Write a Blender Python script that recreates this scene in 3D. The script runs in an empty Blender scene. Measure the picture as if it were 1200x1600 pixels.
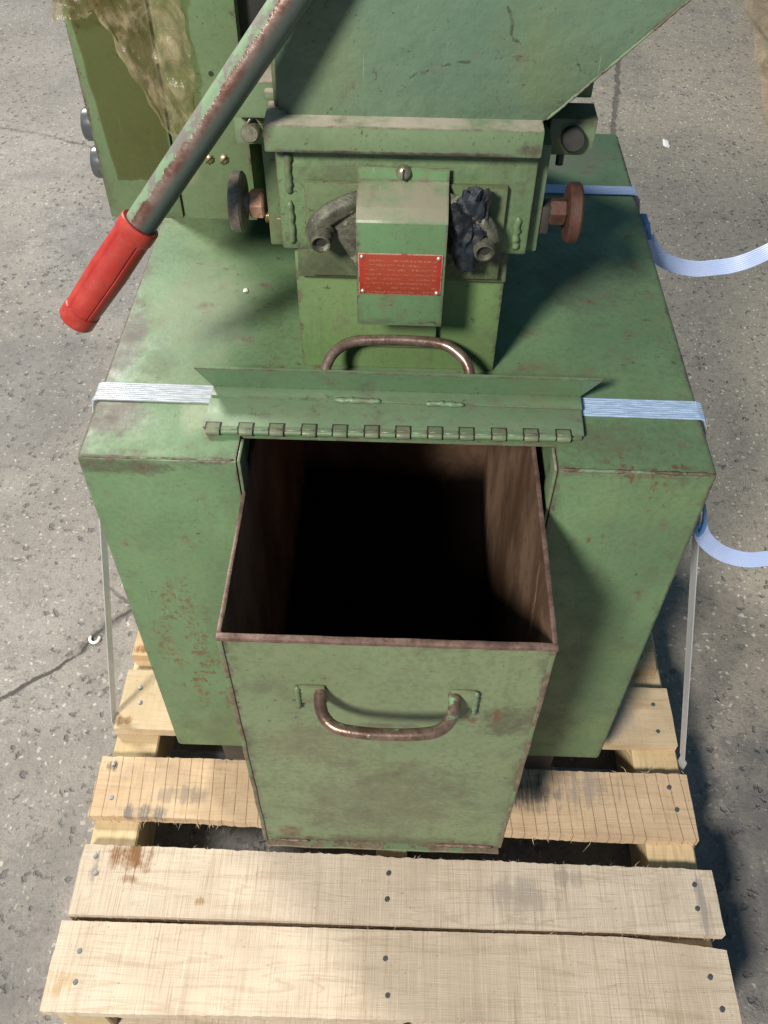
import bpy, bmesh, math, random
from mathutils import Vector, Matrix, noise
random.seed(7)
C = bpy.context.scene.collection
S = bpy.context.scene
R = math.radians
PI = math.pi

# ------------------------------------------------------------------ camera
cd = bpy.data.cameras.new('camera'); cam = bpy.data.objects.new('camera', cd); C.objects.link(cam)
cd.sensor_fit = 'HORIZONTAL'; cd.sensor_width = 36.0
cd.lens = 1398.6 / 1200 * 36
cd.clip_start = 0.02; cd.clip_end = 60
cam.matrix_world = (Matrix.Translation((0.0024, -0.5621, 1.1462)) @ Matrix.Rotation(0.0211, 4, 'Z')
                    @ Matrix.Rotation(0.7178, 4, 'X') @ Matrix.Rotation(0.0137, 4, 'Z'))
S.camera = cam
S.render.resolution_x = 768; S.render.resolution_y = 1024

# ------------------------------------------------------------------ hall light
w = bpy.data.worlds.new('World'); S.world = w; w.use_nodes = True
bg = w.node_tree.nodes['Background']
bg.inputs[0].default_value = (0.38, 0.69, 1.0, 1); bg.inputs[1].default_value = 0.22

def lamp(name, loc, target, power, color, size):
    l = bpy.data.lights.new(name, 'AREA'); l.shape = 'DISK'; l.size = size; l.energy = power; l.color = color
    o = bpy.data.objects.new(name, l); C.objects.link(o)
    o.location = loc
    o.rotation_euler = (Vector(target) - Vector(loc)).to_track_quat('-Z', 'Y').to_euler()
    return o
# high bay lamps of the hall: one ahead-left of the machine, one behind-left
lamp('hall_lamp_front', (-2.70, -4.35, 4.60), (0, 0, .5), 745, (1.0, 0.93, 0.82), 1.15)
lamp('hall_lamp_rear', (-3.2, 3.05, 3.8), (0, 0, .5), 350, (1.0, 0.97, 0.88), 1.1)
S.view_settings.view_transform = 'Standard'; S.view_settings.look = 'None'
S.view_settings.exposure = 0.0; S.view_settings.gamma = 1.0

# ------------------------------------------------------------------ node helpers
class NT:
    def __init__(s, name):
        s.m = bpy.data.materials.new(name); s.m.use_nodes = True
        s.t = s.m.node_tree; s.n = s.t.nodes; s.l = s.t.links
        s.b = s.n['Principled BSDF']; s.out = s.n['Material Output']
        g = s.n.new('ShaderNodeNewGeometry'); s.pos = g.outputs['Position']; s.geo = g
        s.rand = None
    def put(s, sock, v):
        if isinstance(v, bpy.types.NodeSocket): s.l.new(v, sock)
        elif isinstance(v, (tuple, list)) and len(v) == 3 and sock.type == 'RGBA': sock.default_value = (*v, 1)
        else: sock.default_value = v
    def math(s, op, a, b=0.0, c=None, clamp=False):
        n = s.n.new('ShaderNodeMath'); n.operation = op; n.use_clamp = clamp
        s.put(n.inputs[0], a); s.put(n.inputs[1], b)
        if c is not None: s.put(n.inputs[2], c)
        return n.outputs[0]
    def vec(s, op, a, b=None, scale=None):
        n = s.n.new('ShaderNodeVectorMath'); n.operation = op
        s.put(n.inputs[0], a)
        if b is not None: s.put(n.inputs[1], b)
        if scale is not None: s.put(n.inputs['Scale'], scale)
        return n
    def scaled(s, sc, off=(0, 0, 0), src=None):
        n = s.n.new('ShaderNodeMapping'); s.put(n.inputs[0], src or s.pos)
        n.inputs['Scale'].default_value = sc; n.inputs['Location'].default_value = off
        return n.outputs[0]
    def noise(s, scale, detail=4, rough=.55, co=None, dist=0.0, color=False):
        n = s.n.new('ShaderNodeTexNoise'); s.put(n.inputs['Vector'], co or s.pos)
        n.inputs['Scale'].default_value = scale; n.inputs['Detail'].default_value = detail
        n.inputs['Roughness'].default_value = rough; n.inputs['Distortion'].default_value = dist
        return n.outputs[1 if color else 0]
    def voro(s, scale, feature='F1', co=None, rnd=1.0):
        n = s.n.new('ShaderNodeTexVoronoi'); n.feature = feature; s.put(n.inputs['Vector'], co or s.pos)
        n.inputs['Scale'].default_value = scale; n.inputs['Randomness'].default_value = rnd
        return n
    def ramp(s, x, a, b, va=0.0, vb=1.0, smooth=True):
        n = s.n.new('ShaderNodeMapRange'); n.interpolation_type = 'SMOOTHSTEP' if smooth else 'LINEAR'; n.clamp = True
        s.put(n.inputs['Value'], x); n.inputs['From Min'].default_value = a; n.inputs['From Max'].default_value = b
        n.inputs['To Min'].default_value = va; n.inputs['To Max'].default_value = vb
        return n.outputs['Result']
    def mix(s, f, a, b):
        n = s.n.new('ShaderNodeMix'); n.data_type = 'RGBA'
        s.put(n.inputs[0], f); s.put(n.inputs[6], a); s.put(n.inputs[7], b)
        return n.outputs[2]
    def mul(s, *a):
        r = a[0]
        for x in a[1:]: r = s.math('MULTIPLY', r, x)
        return r
    def mx(s, *a):
        r = a[0]
        for x in a[1:]: r = s.math('MAXIMUM', r, x)
        return r
    def sep(s, v=None):
        n = s.n.new('ShaderNodeSeparateXYZ'); s.put(n.inputs[0], v or s.pos); return n.outputs
    def bump(s, h, strength=.3, dist=.001, nrm=None):
        n = s.n.new('ShaderNodeBump'); s.put(n.inputs['Height'], h)
        n.inputs['Strength'].default_value = strength; n.inputs['Distance'].default_value = dist
        if nrm is not None: s.l.new(nrm, n.inputs['Normal'])
        return n.outputs[0]
    def edge(s, radius=.003, samples=4):
        b = s.n.new('ShaderNodeBevel'); b.samples = samples; b.inputs['Radius'].default_value = radius
        d = s.vec('DOT_PRODUCT', b.outputs[0], s.geo.outputs['Normal']).outputs['Value']
        return s.math('SUBTRACT', 1.0, d)
    def seg(s, co, pts, width, soft):
        best = None
        for a, b in zip(pts, pts[1:]):
            a = Vector(a); b = Vector(b); ba = b - a
            pa = s.vec('SUBTRACT', co, tuple(a)).outputs[0]
            d = s.vec('DOT_PRODUCT', pa, tuple(ba)).outputs['Value']
            h = s.math('MULTIPLY', d, 1 / max(ba.length_squared, 1e-9), clamp=True)
            q = s.vec('SCALE', tuple(ba), scale=h).outputs[0]
            L = s.vec('LENGTH', s.vec('SUBTRACT', pa, q).outputs[0]).outputs['Value']
            best = L if best is None else s.math('MINIMUM', best, L)
        return s.ramp(best, width, width + soft, 1.0, 0.0)
    def spot(s, c, r, nz, amp=2.6):
        # irregular blot round c with radii r, broken up by the noise nz
        d = s.vec('LENGTH', s.scaled(tuple(1 / k for k in r), tuple(-a / k for a, k in zip(c, r)))).outputs['Value']
        e = s.ramp(d, .15, 1.0, 1.0, 0.0)
        k = s.math('ADD', e, s.math('MULTIPLY', s.math('SUBTRACT', nz, .5), amp))
        return s.math('MULTIPLY', s.ramp(k, .30, 1.15), s.ramp(e, 0.0, .25))
    def done(s, color, rough=.5, metal=0.0, normal=None, spec=None):
        s.put(s.b.inputs['Base Color'], color); s.put(s.b.inputs['Roughness'], rough); s.put(s.b.inputs['Metallic'], metal)
        if normal is not None: s.l.new(normal, s.b.inputs['Normal'])
        if spec is not None: s.put(s.b.inputs['Specular IOR Level'], spec)
        return s.m

RUST = (.095, .042, .022); BARE = (.16, .105, .085)
def paint(name, c1=(.112, .172, .098), c2=(.145, .210, .120), dirt=.35, wear=.5, dust=0.0, rust=(), grime=(), lumpy=0.15,
          scratch=None, rough=.42, dustcol=(.30, .27, .22), streaks=(), edges=()):
    t = NT(name)
    big = t.noise(7, 3); mid = t.noise(32, 5, .6); fine = t.noise(170, 5, .65); vf = t.noise(620, 2)
    col = t.mix(t.ramp(big, .35, .66), c1, c2)
    # yellowish aged patches in the paint
    col = t.mix(t.mul(t.ramp(t.noise(11, 4, .6, t.scaled((1, 1, .6), (3, 1, 7))), .48, .68), .4), col, (.145, .185, .085))
    col = t.mix(t.mul(t.ramp(fine, .44, .70), .24 * (0.4 + dirt)), col, (.055, .085, .045))
    mott = t.ramp(t.noise(6, 4, .6, t.scaled((1, 1, 1), (2, 9, 9))), .42, .60)
    col = t.mix(t.mul(t.ramp(fine, .40, .62), mott, .30 * (.15 + dirt)), col, (.085, .095, .055))
    # long faint runs and wiped streaks, light scuffs in two directions
    run = t.ramp(t.noise(1, 4, .6, t.scaled((55, 55, 4), (1, 1, 3))), .56, .70)
    col = t.mix(t.mul(run, .22), col, (.075, .10, .06))
    for rot_, off in (((0, .6, .5), 3), ((.3, -.7, -.4), 8)):
        mp = t.n.new('ShaderNodeMapping'); t.put(mp.inputs[0], t.pos); mp.inputs['Rotation'].default_value = rot_
        mp.inputs['Scale'].default_value = (420, 420, 11); mp.inputs['Location'].default_value = (off, off, off)
        sc2 = t.mul(t.ramp(t.noise(1, 2, .5, mp.outputs[0]), .70, .74), t.ramp(t.noise(10, 3, .6, t.scaled((1, 1, 1), (off, 0, off))), .50, .62), .55)
        col = t.mix(sc2, col, (.25, .31, .22))
    pep = t.mul(t.ramp(t.noise(330, 3, .6), .63, .68), t.ramp(t.noise(17, 4, .65, t.scaled((1, 1, 1), (6, 1, 1))), .44, .60), .6)
    col = t.mix(pep, col, (.05, .045, .03))
    # dark specks and chips
    sp = t.ramp(t.noise(95, 6, .7, t.scaled((1, 1, 1), (5, 2, 9))), .635 - .05 * dirt, .675 - .02 * dirt)
    zone = t.ramp(t.noise(9, 3, .5, t.scaled((1, 1, 1), (1, 8, 3))), .42, .62)
    col = t.mix(t.mul(sp, t.ramp(zone, 0, 1, .25, 1), .8), col, (.055, .045, .03))
    rn = t.noise(95, 5, .68, t.scaled((1, 1, .55), (1, 6, 2))) if rust else None
    fm = t.math('ADD', t.math('MULTIPLY', mid, .5), t.math('MULTIPLY', fine, .5))
    if dirt > 0:
        dz = t.mul(t.ramp(t.noise(13, 6, .7, t.scaled((1, 1, 1), (9, 4, 2))), .52, .74), dirt)
        col = t.mix(dz, col, (.075, .075, .05))
    for (c, r, k, cc) in grime:
        col = t.mix(t.math('MULTIPLY', t.spot(c, r, fm), k), col, cc)
    for (c, r, k) in rust:
        d_ = t.vec('LENGTH', t.scaled(tuple(1 / q for q in r), tuple(-a / q for a, q in zip(c, r)))).outputs['Value']
        m_ = t.mul(t.ramp(d_, .5, 1.0, 1.0, 0.0), t.ramp(rn, .545, .60), k)
        col = t.mix(m_, col, (.125, .065, .035))
    for pts, wd in streaks:
        cs = t.vec('ADD', t.pos, t.vec('SCALE', t.vec('SUBTRACT', t.noise(45, 4, .6, color=True), (.5, .5, .5)).outputs[0], scale=.016).outputs[0]).outputs[0]
        m_ = t.mul(t.seg(cs, pts, wd, wd * 1.8), t.ramp(t.noise(120, 5, .75), .49, .58))
        col = t.mix(t.math('MULTIPLY', m_, .8), col, (.13, .075, .03))
    for pts, wd in edges:   # knocked and dirty edges: bare brown steel in ragged patches
        cs = t.vec('ADD', t.pos, t.vec('SCALE', t.vec('SUBTRACT', t.noise(90, 4, .65, color=True), (.5, .5, .5)).outputs[0], scale=.010).outputs[0]).outputs[0]
        near = t.seg(cs, pts, wd, wd * 2.2)
        m_ = t.mul(near, t.ramp(t.noise(38, 6, .75), .44, .58))
        col = t.mix(t.math('MULTIPLY', m_, .9), col, t.mix(t.ramp(fine, .4, .6), (.055, .042, .032), (.14, .11, .09)))
        col = t.mix(t.mul(t.seg(cs, pts, wd * 2, wd * 7), t.ramp(t.noise(26, 5, .7, t.scaled((1, 1, 1), (4, 4, 4))), .46, .66), .55), col, (.075, .08, .05))
    if dust > 0:
        nz = t.sep(t.geo.outputs['Normal'])[2]
        dm = t.mul(t.ramp(nz, .3, .85), t.ramp(t.noise(26, 6, .7), .25, .6), dust)
        col = t.mix(dm, col, dustcol)
    e = t.edge(.0035)
    em = t.mul(t.ramp(t.math('ADD', e, t.math('MULTIPLY', t.math('SUBTRACT', mid, .5), .20)), .008, .06), wear)
    em2 = t.mul(em, t.ramp(t.noise(60, 4, .6, t.scaled((1, 1, 1), (2, 2, 4))), .35, .6))
    col = t.mix(em2, col, t.mix(t.ramp(fine, .4, .6), (.07, .045, .035), BARE))
    h = t.math('ADD', t.math('MULTIPLY', fine, .5), t.math('MULTIPLY', vf, .25))
    h = t.math('SUBTRACT', h, t.math('MULTIPLY', em2, .8))
    if scratch:
        cs = t.vec('ADD', t.pos, t.vec('SCALE', t.vec('SUBTRACT', t.noise(60, 3, .6, color=True), (.5, .5, .5)).outputs[0], scale=.008).outputs[0]).outputs[0]
        for pts, wd in scratch:
            m = t.mul(t.seg(cs, pts, wd, .0007), t.ramp(t.noise(120, 3), .36, .5))
            col = t.mix(t.math('MULTIPLY', m, .8), col, (.05, .055, .04)); h = t.math('SUBTRACT', h, m)
    nb = t.bump(h, .35, .0008)
    nb = t.bump(t.noise(48, 4, .55), lumpy, .004, nb)
    ro = t.ramp(mid, .3, .7, rough - .08, rough + .16)
    return t.done(col, ro, 0, nb, .4)

def rusty(name, c1=(.12, .06, .045), c2=(.24, .14, .11), rough=.6, metal=.3, sc=60, bm=.5, paintc=None, pa=.5):
    t = NT(name)
    n = t.noise(sc, 6, .7); f = t.noise(sc * 6, 4, .6)
    col = t.mix(t.ramp(n, .35, .65), c1, c2)
    col = t.mix(t.mul(t.ramp(f, .5, .7), .5), col, (.05, .03, .022))
    h = f
    me = metal
    if paintc:
        pm = t.ramp(t.noise(sc * .55, 6, .65, t.scaled((1, 1, 1), (4, 4, 4))), pa, pa + .05)
        col = t.mix(pm, col, paintc); h = t.math('ADD', h, t.math('MULTIPLY', pm, .8))
        me = t.math('MULTIPLY', t.math('SUBTRACT', 1.0, pm), metal)
    return t.done(col, rough, me, t.bump(h, bm, .0008))

M = {}
GA = (.055, .05, .035)
M['cabinet'] = paint('cabinet_green', c1=(.100, .172, .090), c2=(.128, .212, .108), dirt=.45, wear=1.0, rough=.48, lumpy=.10,
    edges=[([(-.29, 0, .566), (-.145, 0, .566)], .0022), ([(.149, 0, .566), (.29, 0, .566)], .0028), ([(-.29, 0, .566), (-.29, .62, .566)], .0022), ([(.29, 0, .566), (.29, .62, .566)], .0022),
           ([(-.145, 0, .0), (-.29, 0, 0), (-.29, 0, .56)], .0012), ([(.15, 0, 0), (.29, 0, 0), (.29, 0, .56)], .0016), ([(.148, 0, .56), (.148, 0, .3)], .0015)],
    streaks=[([(-.237, 0, .378), (-.252, 0, .324), (-.260, 0, .252), (-.250, 0, .207)], .0032), ([(-.223, 0, .385), (-.227, 0, .319), (-.225, 0, .267), (-.215, 0, .214), (-.236, 0, .173), (-.236, 0, .116)], .0034),
             ([(.16, 0, .5635), (.25, 0, .5635)], .0015)],
    rust=[((-.235, 0, .25), (.05, .06, .16), .8), ((-.20, 0, .15), (.04, .06, .08), .7),
          ((.24, 0, .53), (.025, .06, .02), 1), ((.23, 0.01, .566), (.05, .03, .03), 1), ((.2, 0, .47), (.02, .06, .012), .8), ((.10, .02, .566), (.03, .03, .03), .7),
          ((-.10, .13, .566), (.05, .02, .03), .8)],
    grime=[((-.268, .055, .566), (.06, .055, .03), 1, (.10, .085, .07)), ((-.280, .16, .566), (.035, .13, .03), 1, (.10, .095, .08)), ((-.288, .09, .57), (.012, .4, .03), .8, (.11, .10, .08)), ((-.19, .06, .566), (.03, .05, .03), .8, (.26, .30, .20)),
           ((-.27, .0, .555), (.15, .03, .02), .8, (.06, .065, .04)), ((.19, .04, .566), (.12, .05, .03), .6, (.09, .10, .06)), ((-.21, .23, .566), (.1, .14, .03), .5, (.20, .22, .15)),
           ((.17, 0, .1), (.14, .03, .12), .5, (.09, .10, .06)), ((-.2, 0, .05), (.14, .03, .1), .5, (.10, .12, .06)),
           ((.22, .58, .566), (.1, .1, .03), .8, (.14, .15, .11)), ((.2, .3, .566), (.1, .14, .03), .5, (.08, .10, .07))])
M['paint'] = paint('machine_green', dirt=.35, wear=.9)
M['hopper'] = paint('hopper_green', c1=(.094, .155, .108), c2=(.116, .180, .120), dirt=.15, wear=1.0, lumpy=.5,
    scratch=[([(-.001, .13, .852), (.026, .13, .862), (.059, .13, .868), (.093, .13, .871), (.079, .13, .882), (.072, .13, .904)], .0010),
             ([(.125, .13, .872), (.13, .13, .862)], .0013), ([(.14, .13, .905), (.148, .13, .915), (.15, .13, .93)], .0008),
             ([(-.04, .13, .845), (-.036, .13, .838)], .0005), ([(.11, .13, .845), (.116, .13, .838)], .0005)])
M['flange'] = paint('flange_green', dirt=.2, wear=1.0, dust=1.0, dustcol=(.36, .32, .27), grime=[((.098, .11, .808), (.022, .03, .012), 1, (.085, .065, .055)), ((.07, .11, .803), (.04, .03, .005), 1, (.085, .065, .055)), ((-.04, .11, .8025), (.10, .03, .004), 1, (.045, .035, .03)), ((.03, .11, .8025), (.09, .03, .004), 1, (.045, .035, .03))])
M['housing'] = paint('housing_green', c1=(.100, .168, .085), c2=(.135, .20, .10), dirt=.6, wear=.9, lumpy=.5,
    grime=[((-.085, .12, .69), (.05, .05, .05), .9, (.05, .05, .03)), ((.09, .12, .69), (.04, .05, .03), .7, (.05, .05, .03)), ((-.05, .12, .775), (.09, .05, .03), .6, (.07, .08, .045))])
M['grimy'] = paint('grimy_green', c1=(.095, .145, .07), c2=(.125, .175, .085), dirt=.9, wear=.9,
    grime=[((-.07, .12, .70), (.06, .05, .05), .8, (.06, .065, .04)), ((.07, .12, .70), (.06, .05, .05), .8, (.05, .055, .035))])
M['cover'] = paint('cover_green', edges=[([(-.037, .085, .755), (-.037, .085, .66), (.037, .085, .66), (.037, .085, .755)], .0007)], c1=(.105, .20, .098), c2=(.12, .215, .105), dirt=.1, wear=.8, dust=.95, dustcol=(.235, .22, .165))
M['ebox'] = paint('box_green', edges=[([(-.2755, .2, .93), (-.2755, .2, .688), (-.1375, .2, .688), (-.1375, .2, .93)], .0010)], c1=(.108, .165, .082), c2=(.128, .185, .095), dirt=.35, wear=.6, lumpy=.08, rough=.36,
    grime=[((-.20, .2, .735), (.025, .05, .025), .8, (.26, .23, .16)), ((-.16, .2, .70), (.05, .05, .02), .5, (.11, .13, .07))])
M['flap'] = paint('flap_green', c1=(.11, .19, .105), c2=(.125, .21, .12), dirt=.15, wear=.7, dust=.15)
M['column'] = paint('chute_green', edges=[([(-.095, .135, .57), (-.095, .135, .675), (.094, .135, .675), (.094, .135, .57)], .0012)], c1=(.105, .185, .072), c2=(.13, .215, .085), dirt=.2, wear=.9)
M['binpaint'] = paint('bin_green', edges=[([(-.14, -.157, .515), (-.14, -.157, .085), (.136, -.157, .085), (.136, -.157, .515)], .0020), ([(-.14, -.157, .515), (.136, -.157, .515)], .0012)], c1=(.150, .198, .112), c2=(.170, .215, .122), dirt=.5, wear=.9, rough=.45, lumpy=.2,
    grime=[((0, -.157, .2), (.17, .05, .17), .65, (.125, .13, .080)), ((.03, -.157, .25), (.12, .05, .10), .25, (.10, .095, .06)), ((-.05, -.157, .15), (.10, .05, .06), .35, (.10, .10, .06)), ((-.08, -.157, .33), (.1, .05, .08), .6, (.13, .12, .075)), ((.11, -.157, .39), (.06, .05, .05), .8, (.075, .075, .05)),
           ((0, -.157, .09), (.16, .05, .03), .8, (.11, .10, .065)), ((-.11, -.157, .11), (.03, .05, .03), .9, (.11, .07, .05)), ((.0, -.157, .375), (.05, .05, .01), .7, (.10, .08, .055))],
    rust=[((.02, -.157, .41), (.006, .05, .01), 1), ((.10, -.157, .085), (.05, .05, .02), 1), ((-.1, -.157, .085), (.03, .05, .015), 1), ((.09, -.157, .40), (.03, .05, .02), .8)])
t = NT('cavity_shade'); M['dark'] = t.done(t.mix(t.noise(40), (.012, .013, .012), (.03, .028, .024)), .7)
t = NT('dark_steel'); M['steel_dark'] = t.done(t.mix(t.noise(60, 5), (.03, .03, .03), (.08, .075, .065)), .5, .4, t.bump(t.noise(200), .3, .0005))

# inside of the bin: scuffed rusty sheet with long light scrape marks
t = NT('bin_inside')
st = t.noise(11, 5, .6, t.scaled((1, 1.2, .55)))
col = t.mix(t.ramp(t.math('ADD', t.math('MULTIPLY', st, .6), t.math('MULTIPLY', t.noise(9, 5, .6), .4)), .36, .62), (.125, .075, .050), (.25, .162, .110))
col = t.mix(t.mul(t.ramp(t.noise(60, 4, .6, t.scaled((1, 1.5, .05), (3, 3, 3))), .62, .80), .22), col, (.30, .21, .15))
col = t.mix(t.mul(t.ramp(t.noise(46, 6, .75), .50, .64), .45), col, (.10, .05, .03))
sx = t.seg(t.vec('ADD', t.pos, t.vec('SCALE', t.vec('SUBTRACT', t.noise(40, 3, color=True), (.5, .5, .5)).outputs[0], scale=.016).outputs[0]).outputs[0],
           [(.136, -.055, .50), (.136, -.09, .38)], .0015, .006)
col = t.mix(t.mul(sx, t.ramp(t.noise(90, 4, .6, t.scaled((1, 1.6, .2))), .42, .6), .85), col, (.50, .27, .16))
low = t.ramp(t.math('ADD', t.sep()[2], t.math('MULTIPLY', st, .06)), .15, .25)   # deep shade of the bin painted near-black into the lower part
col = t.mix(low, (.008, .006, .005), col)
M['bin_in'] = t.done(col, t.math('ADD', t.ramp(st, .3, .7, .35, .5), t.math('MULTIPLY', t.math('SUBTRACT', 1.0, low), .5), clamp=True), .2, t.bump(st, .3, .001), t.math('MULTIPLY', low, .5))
M['rim'] = rusty('rim_rust', (.10, .058, .045), (.21, .135, .11), .55, .25, 50)
M['edge_rust'] = rusty('edge_rust', (.06, .045, .03), (.13, .10, .075), .6, .1, 50, paintc=(.12, .17, .10), pa=.46)
M['binseam'] = rusty('seam_rust', (.12, .085, .055), (.20, .17, .12), .55, .2, 50, paintc=(.12, .17, .09), pa=.53)
M['rod'] = rusty('handle_rod', (.11, .065, .05), (.24, .165, .13), .33, .55, 45, .35, paintc=(.16, .29, .16), pa=.57)
M['bar'] = rusty('flap_handle_rod', (.13, .08, .065), (.26, .19, .155), .32, .55, 45, .35, paintc=(.20, .30, .17), pa=.60)
M['disc'] = rusty('disc_steel', (.17, .145, .125), (.30, .26, .23), .48, .4, 70)
M['disc_rust_shaded'] = rusty('disc_rusty_shaded', (.05, .024, .018), (.09, .038, .026), .6, .2, 70)  # rusty steel, colour lowered for the shadow on the right-hand disc
M['copper'] = rusty('copper_nut', (.46, .23, .16), (.60, .34, .25), .5, .2, 60, .3)
M['brass'] = rusty('brass_thread', (.32, .26, .12), (.45, .38, .22), .35, .7, 120, .3)
M['screw'] = rusty('screw_head', (.22, .22, .16), (.36, .36, .28), .35, .6, 90, .3)
M['rivet'] = rusty('rivet_head', (.50, .44, .38), (.68, .62, .54), .3, .7, 160, .2)
M['cast'] = rusty('greasy_casting', (.048, .050, .036), (.13, .135, .098), .55, .25, 75, .8, paintc=(.19, .19, .14), pa=.60)

# worn lever tube: paint above, bare rusty band along the side rubbed by hands
LA = Vector((-.208, .066, .76)); LB = Vector((-.065, .103, .934)); LD = (LB - LA).normalized()
rub = Vector((.45, -.62, -.35)); rub = (rub - LD * rub.dot(LD)).normalized()
t = NT('lever_tube')
dn = t.vec('DOT_PRODUCT', t.geo.outputs['Normal'], tuple(rub)).outputs['Value']
along = t.noise(24, 6, .7, t.scaled((1, 1, 1)))
msk = t.ramp(t.math('ADD', dn, t.math('MULTIPLY', t.math('SUBTRACT', along, .5), 1.5)), .10, .26)
pc = t.mix(t.ramp(t.noise(45, 5, .65), .48, .56), (.145, .225, .135), (.14, .13, .115))
rc = t.mix(t.ramp(t.noise(60, 5, .7), .4, .62), (.10, .045, .03), (.16, .115, .10))
far = t.ramp(dn, .60, .9); rc = t.mix(far, rc, (.07, .095, .085))
M['lever'] = t.done(t.mix(msk, pc, rc), t.ramp(msk, 0, 1, .5, .34), t.math('MULTIPLY', msk, .25),
                    t.bump(t.math('SUBTRACT', t.noise(150, 4), t.math('MULTIPLY', msk, 1.2)), .5, .0008))
t = NT('red_plastic')
a = t.noise(35, 6, .65, t.scaled((1, 1, 1)))
col = t.mix(t.ramp(a, .4, .7), (.31, .022, .016), (.38, .038, .026))
col = t.mix(t.mul(t.ramp(t.noise(110, 6, .75), .60, .70), .7), col, (.28, .05, .035))
col = t.mix(t.mul(t.ramp(t.noise(14, 5, .75, t.scaled((1, 1, 1), (3, 2, 2))), .54, .7), .40), col, (.48, .12, .09))
col = t.mix(t.mul(t.ramp(t.noise(70, 6, .75, t.scaled((1, 1, 1), (8, 2, 2))), .52, .66), .50), col, (.17, .035, .028))
M['red'] = t.done(col, t.ramp(a, .3, .7, .38, .52), 0, t.bump(t.noise(180, 3), .15, .0006))

# nameplate: red enamel with faint rubbed rows of illegible small print
t = NT('nameplate_red')
x, y, z = t.sep()
col = t.mix(t.ramp(t.noise(60, 4), .35, .65), (.27, .019, .012), (.33, .028, .016))
mid = t.mul(t.ramp(x, -.036, -.026), t.ramp(x, .034, .026)); col = t.mix(t.mul(mid, .75), col, (.24, .045, .022))
row = t.math('FRACT', t.math('MULTIPLY', t.math('SUBTRACT', z, .6905), 1 / .00440))
rowm = t.mul(t.ramp(row, .22, .34), t.ramp(row, .74, .60))
gl = t.noise(1, 2, .6, t.scaled((720, 1, 520))); word = t.noise(1, 1, .5, t.scaled((130, 1, 227), (3.3, 0, 2.2)))
inx = t.mul(t.ramp(x, -.0312, -.0305), t.ramp(x, .0305, .0295), t.ramp(z, .6905, .6908), t.ramp(z, .7265, .7260))
txt = t.mul(rowm, t.ramp(gl, .47, .56), t.ramp(word, .38, .44), inx)
txt = t.mul(txt, t.ramp(t.noise(45, 4, .7), .30, .68, .30, 1.0))
col = t.mix(t.mul(txt, .42), col, (.50, .30, .22))
col = t.mix(t.mul(t.ramp(t.edge(.0016), .02, .1), t.ramp(t.noise(130, 4), .35, .5), .85), col, (.55, .48, .42))
M['plate'] = t.done(col, .4, 0, t.bump(t.math('ADD', txt, t.noise(300)), .25, .0003))

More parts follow.
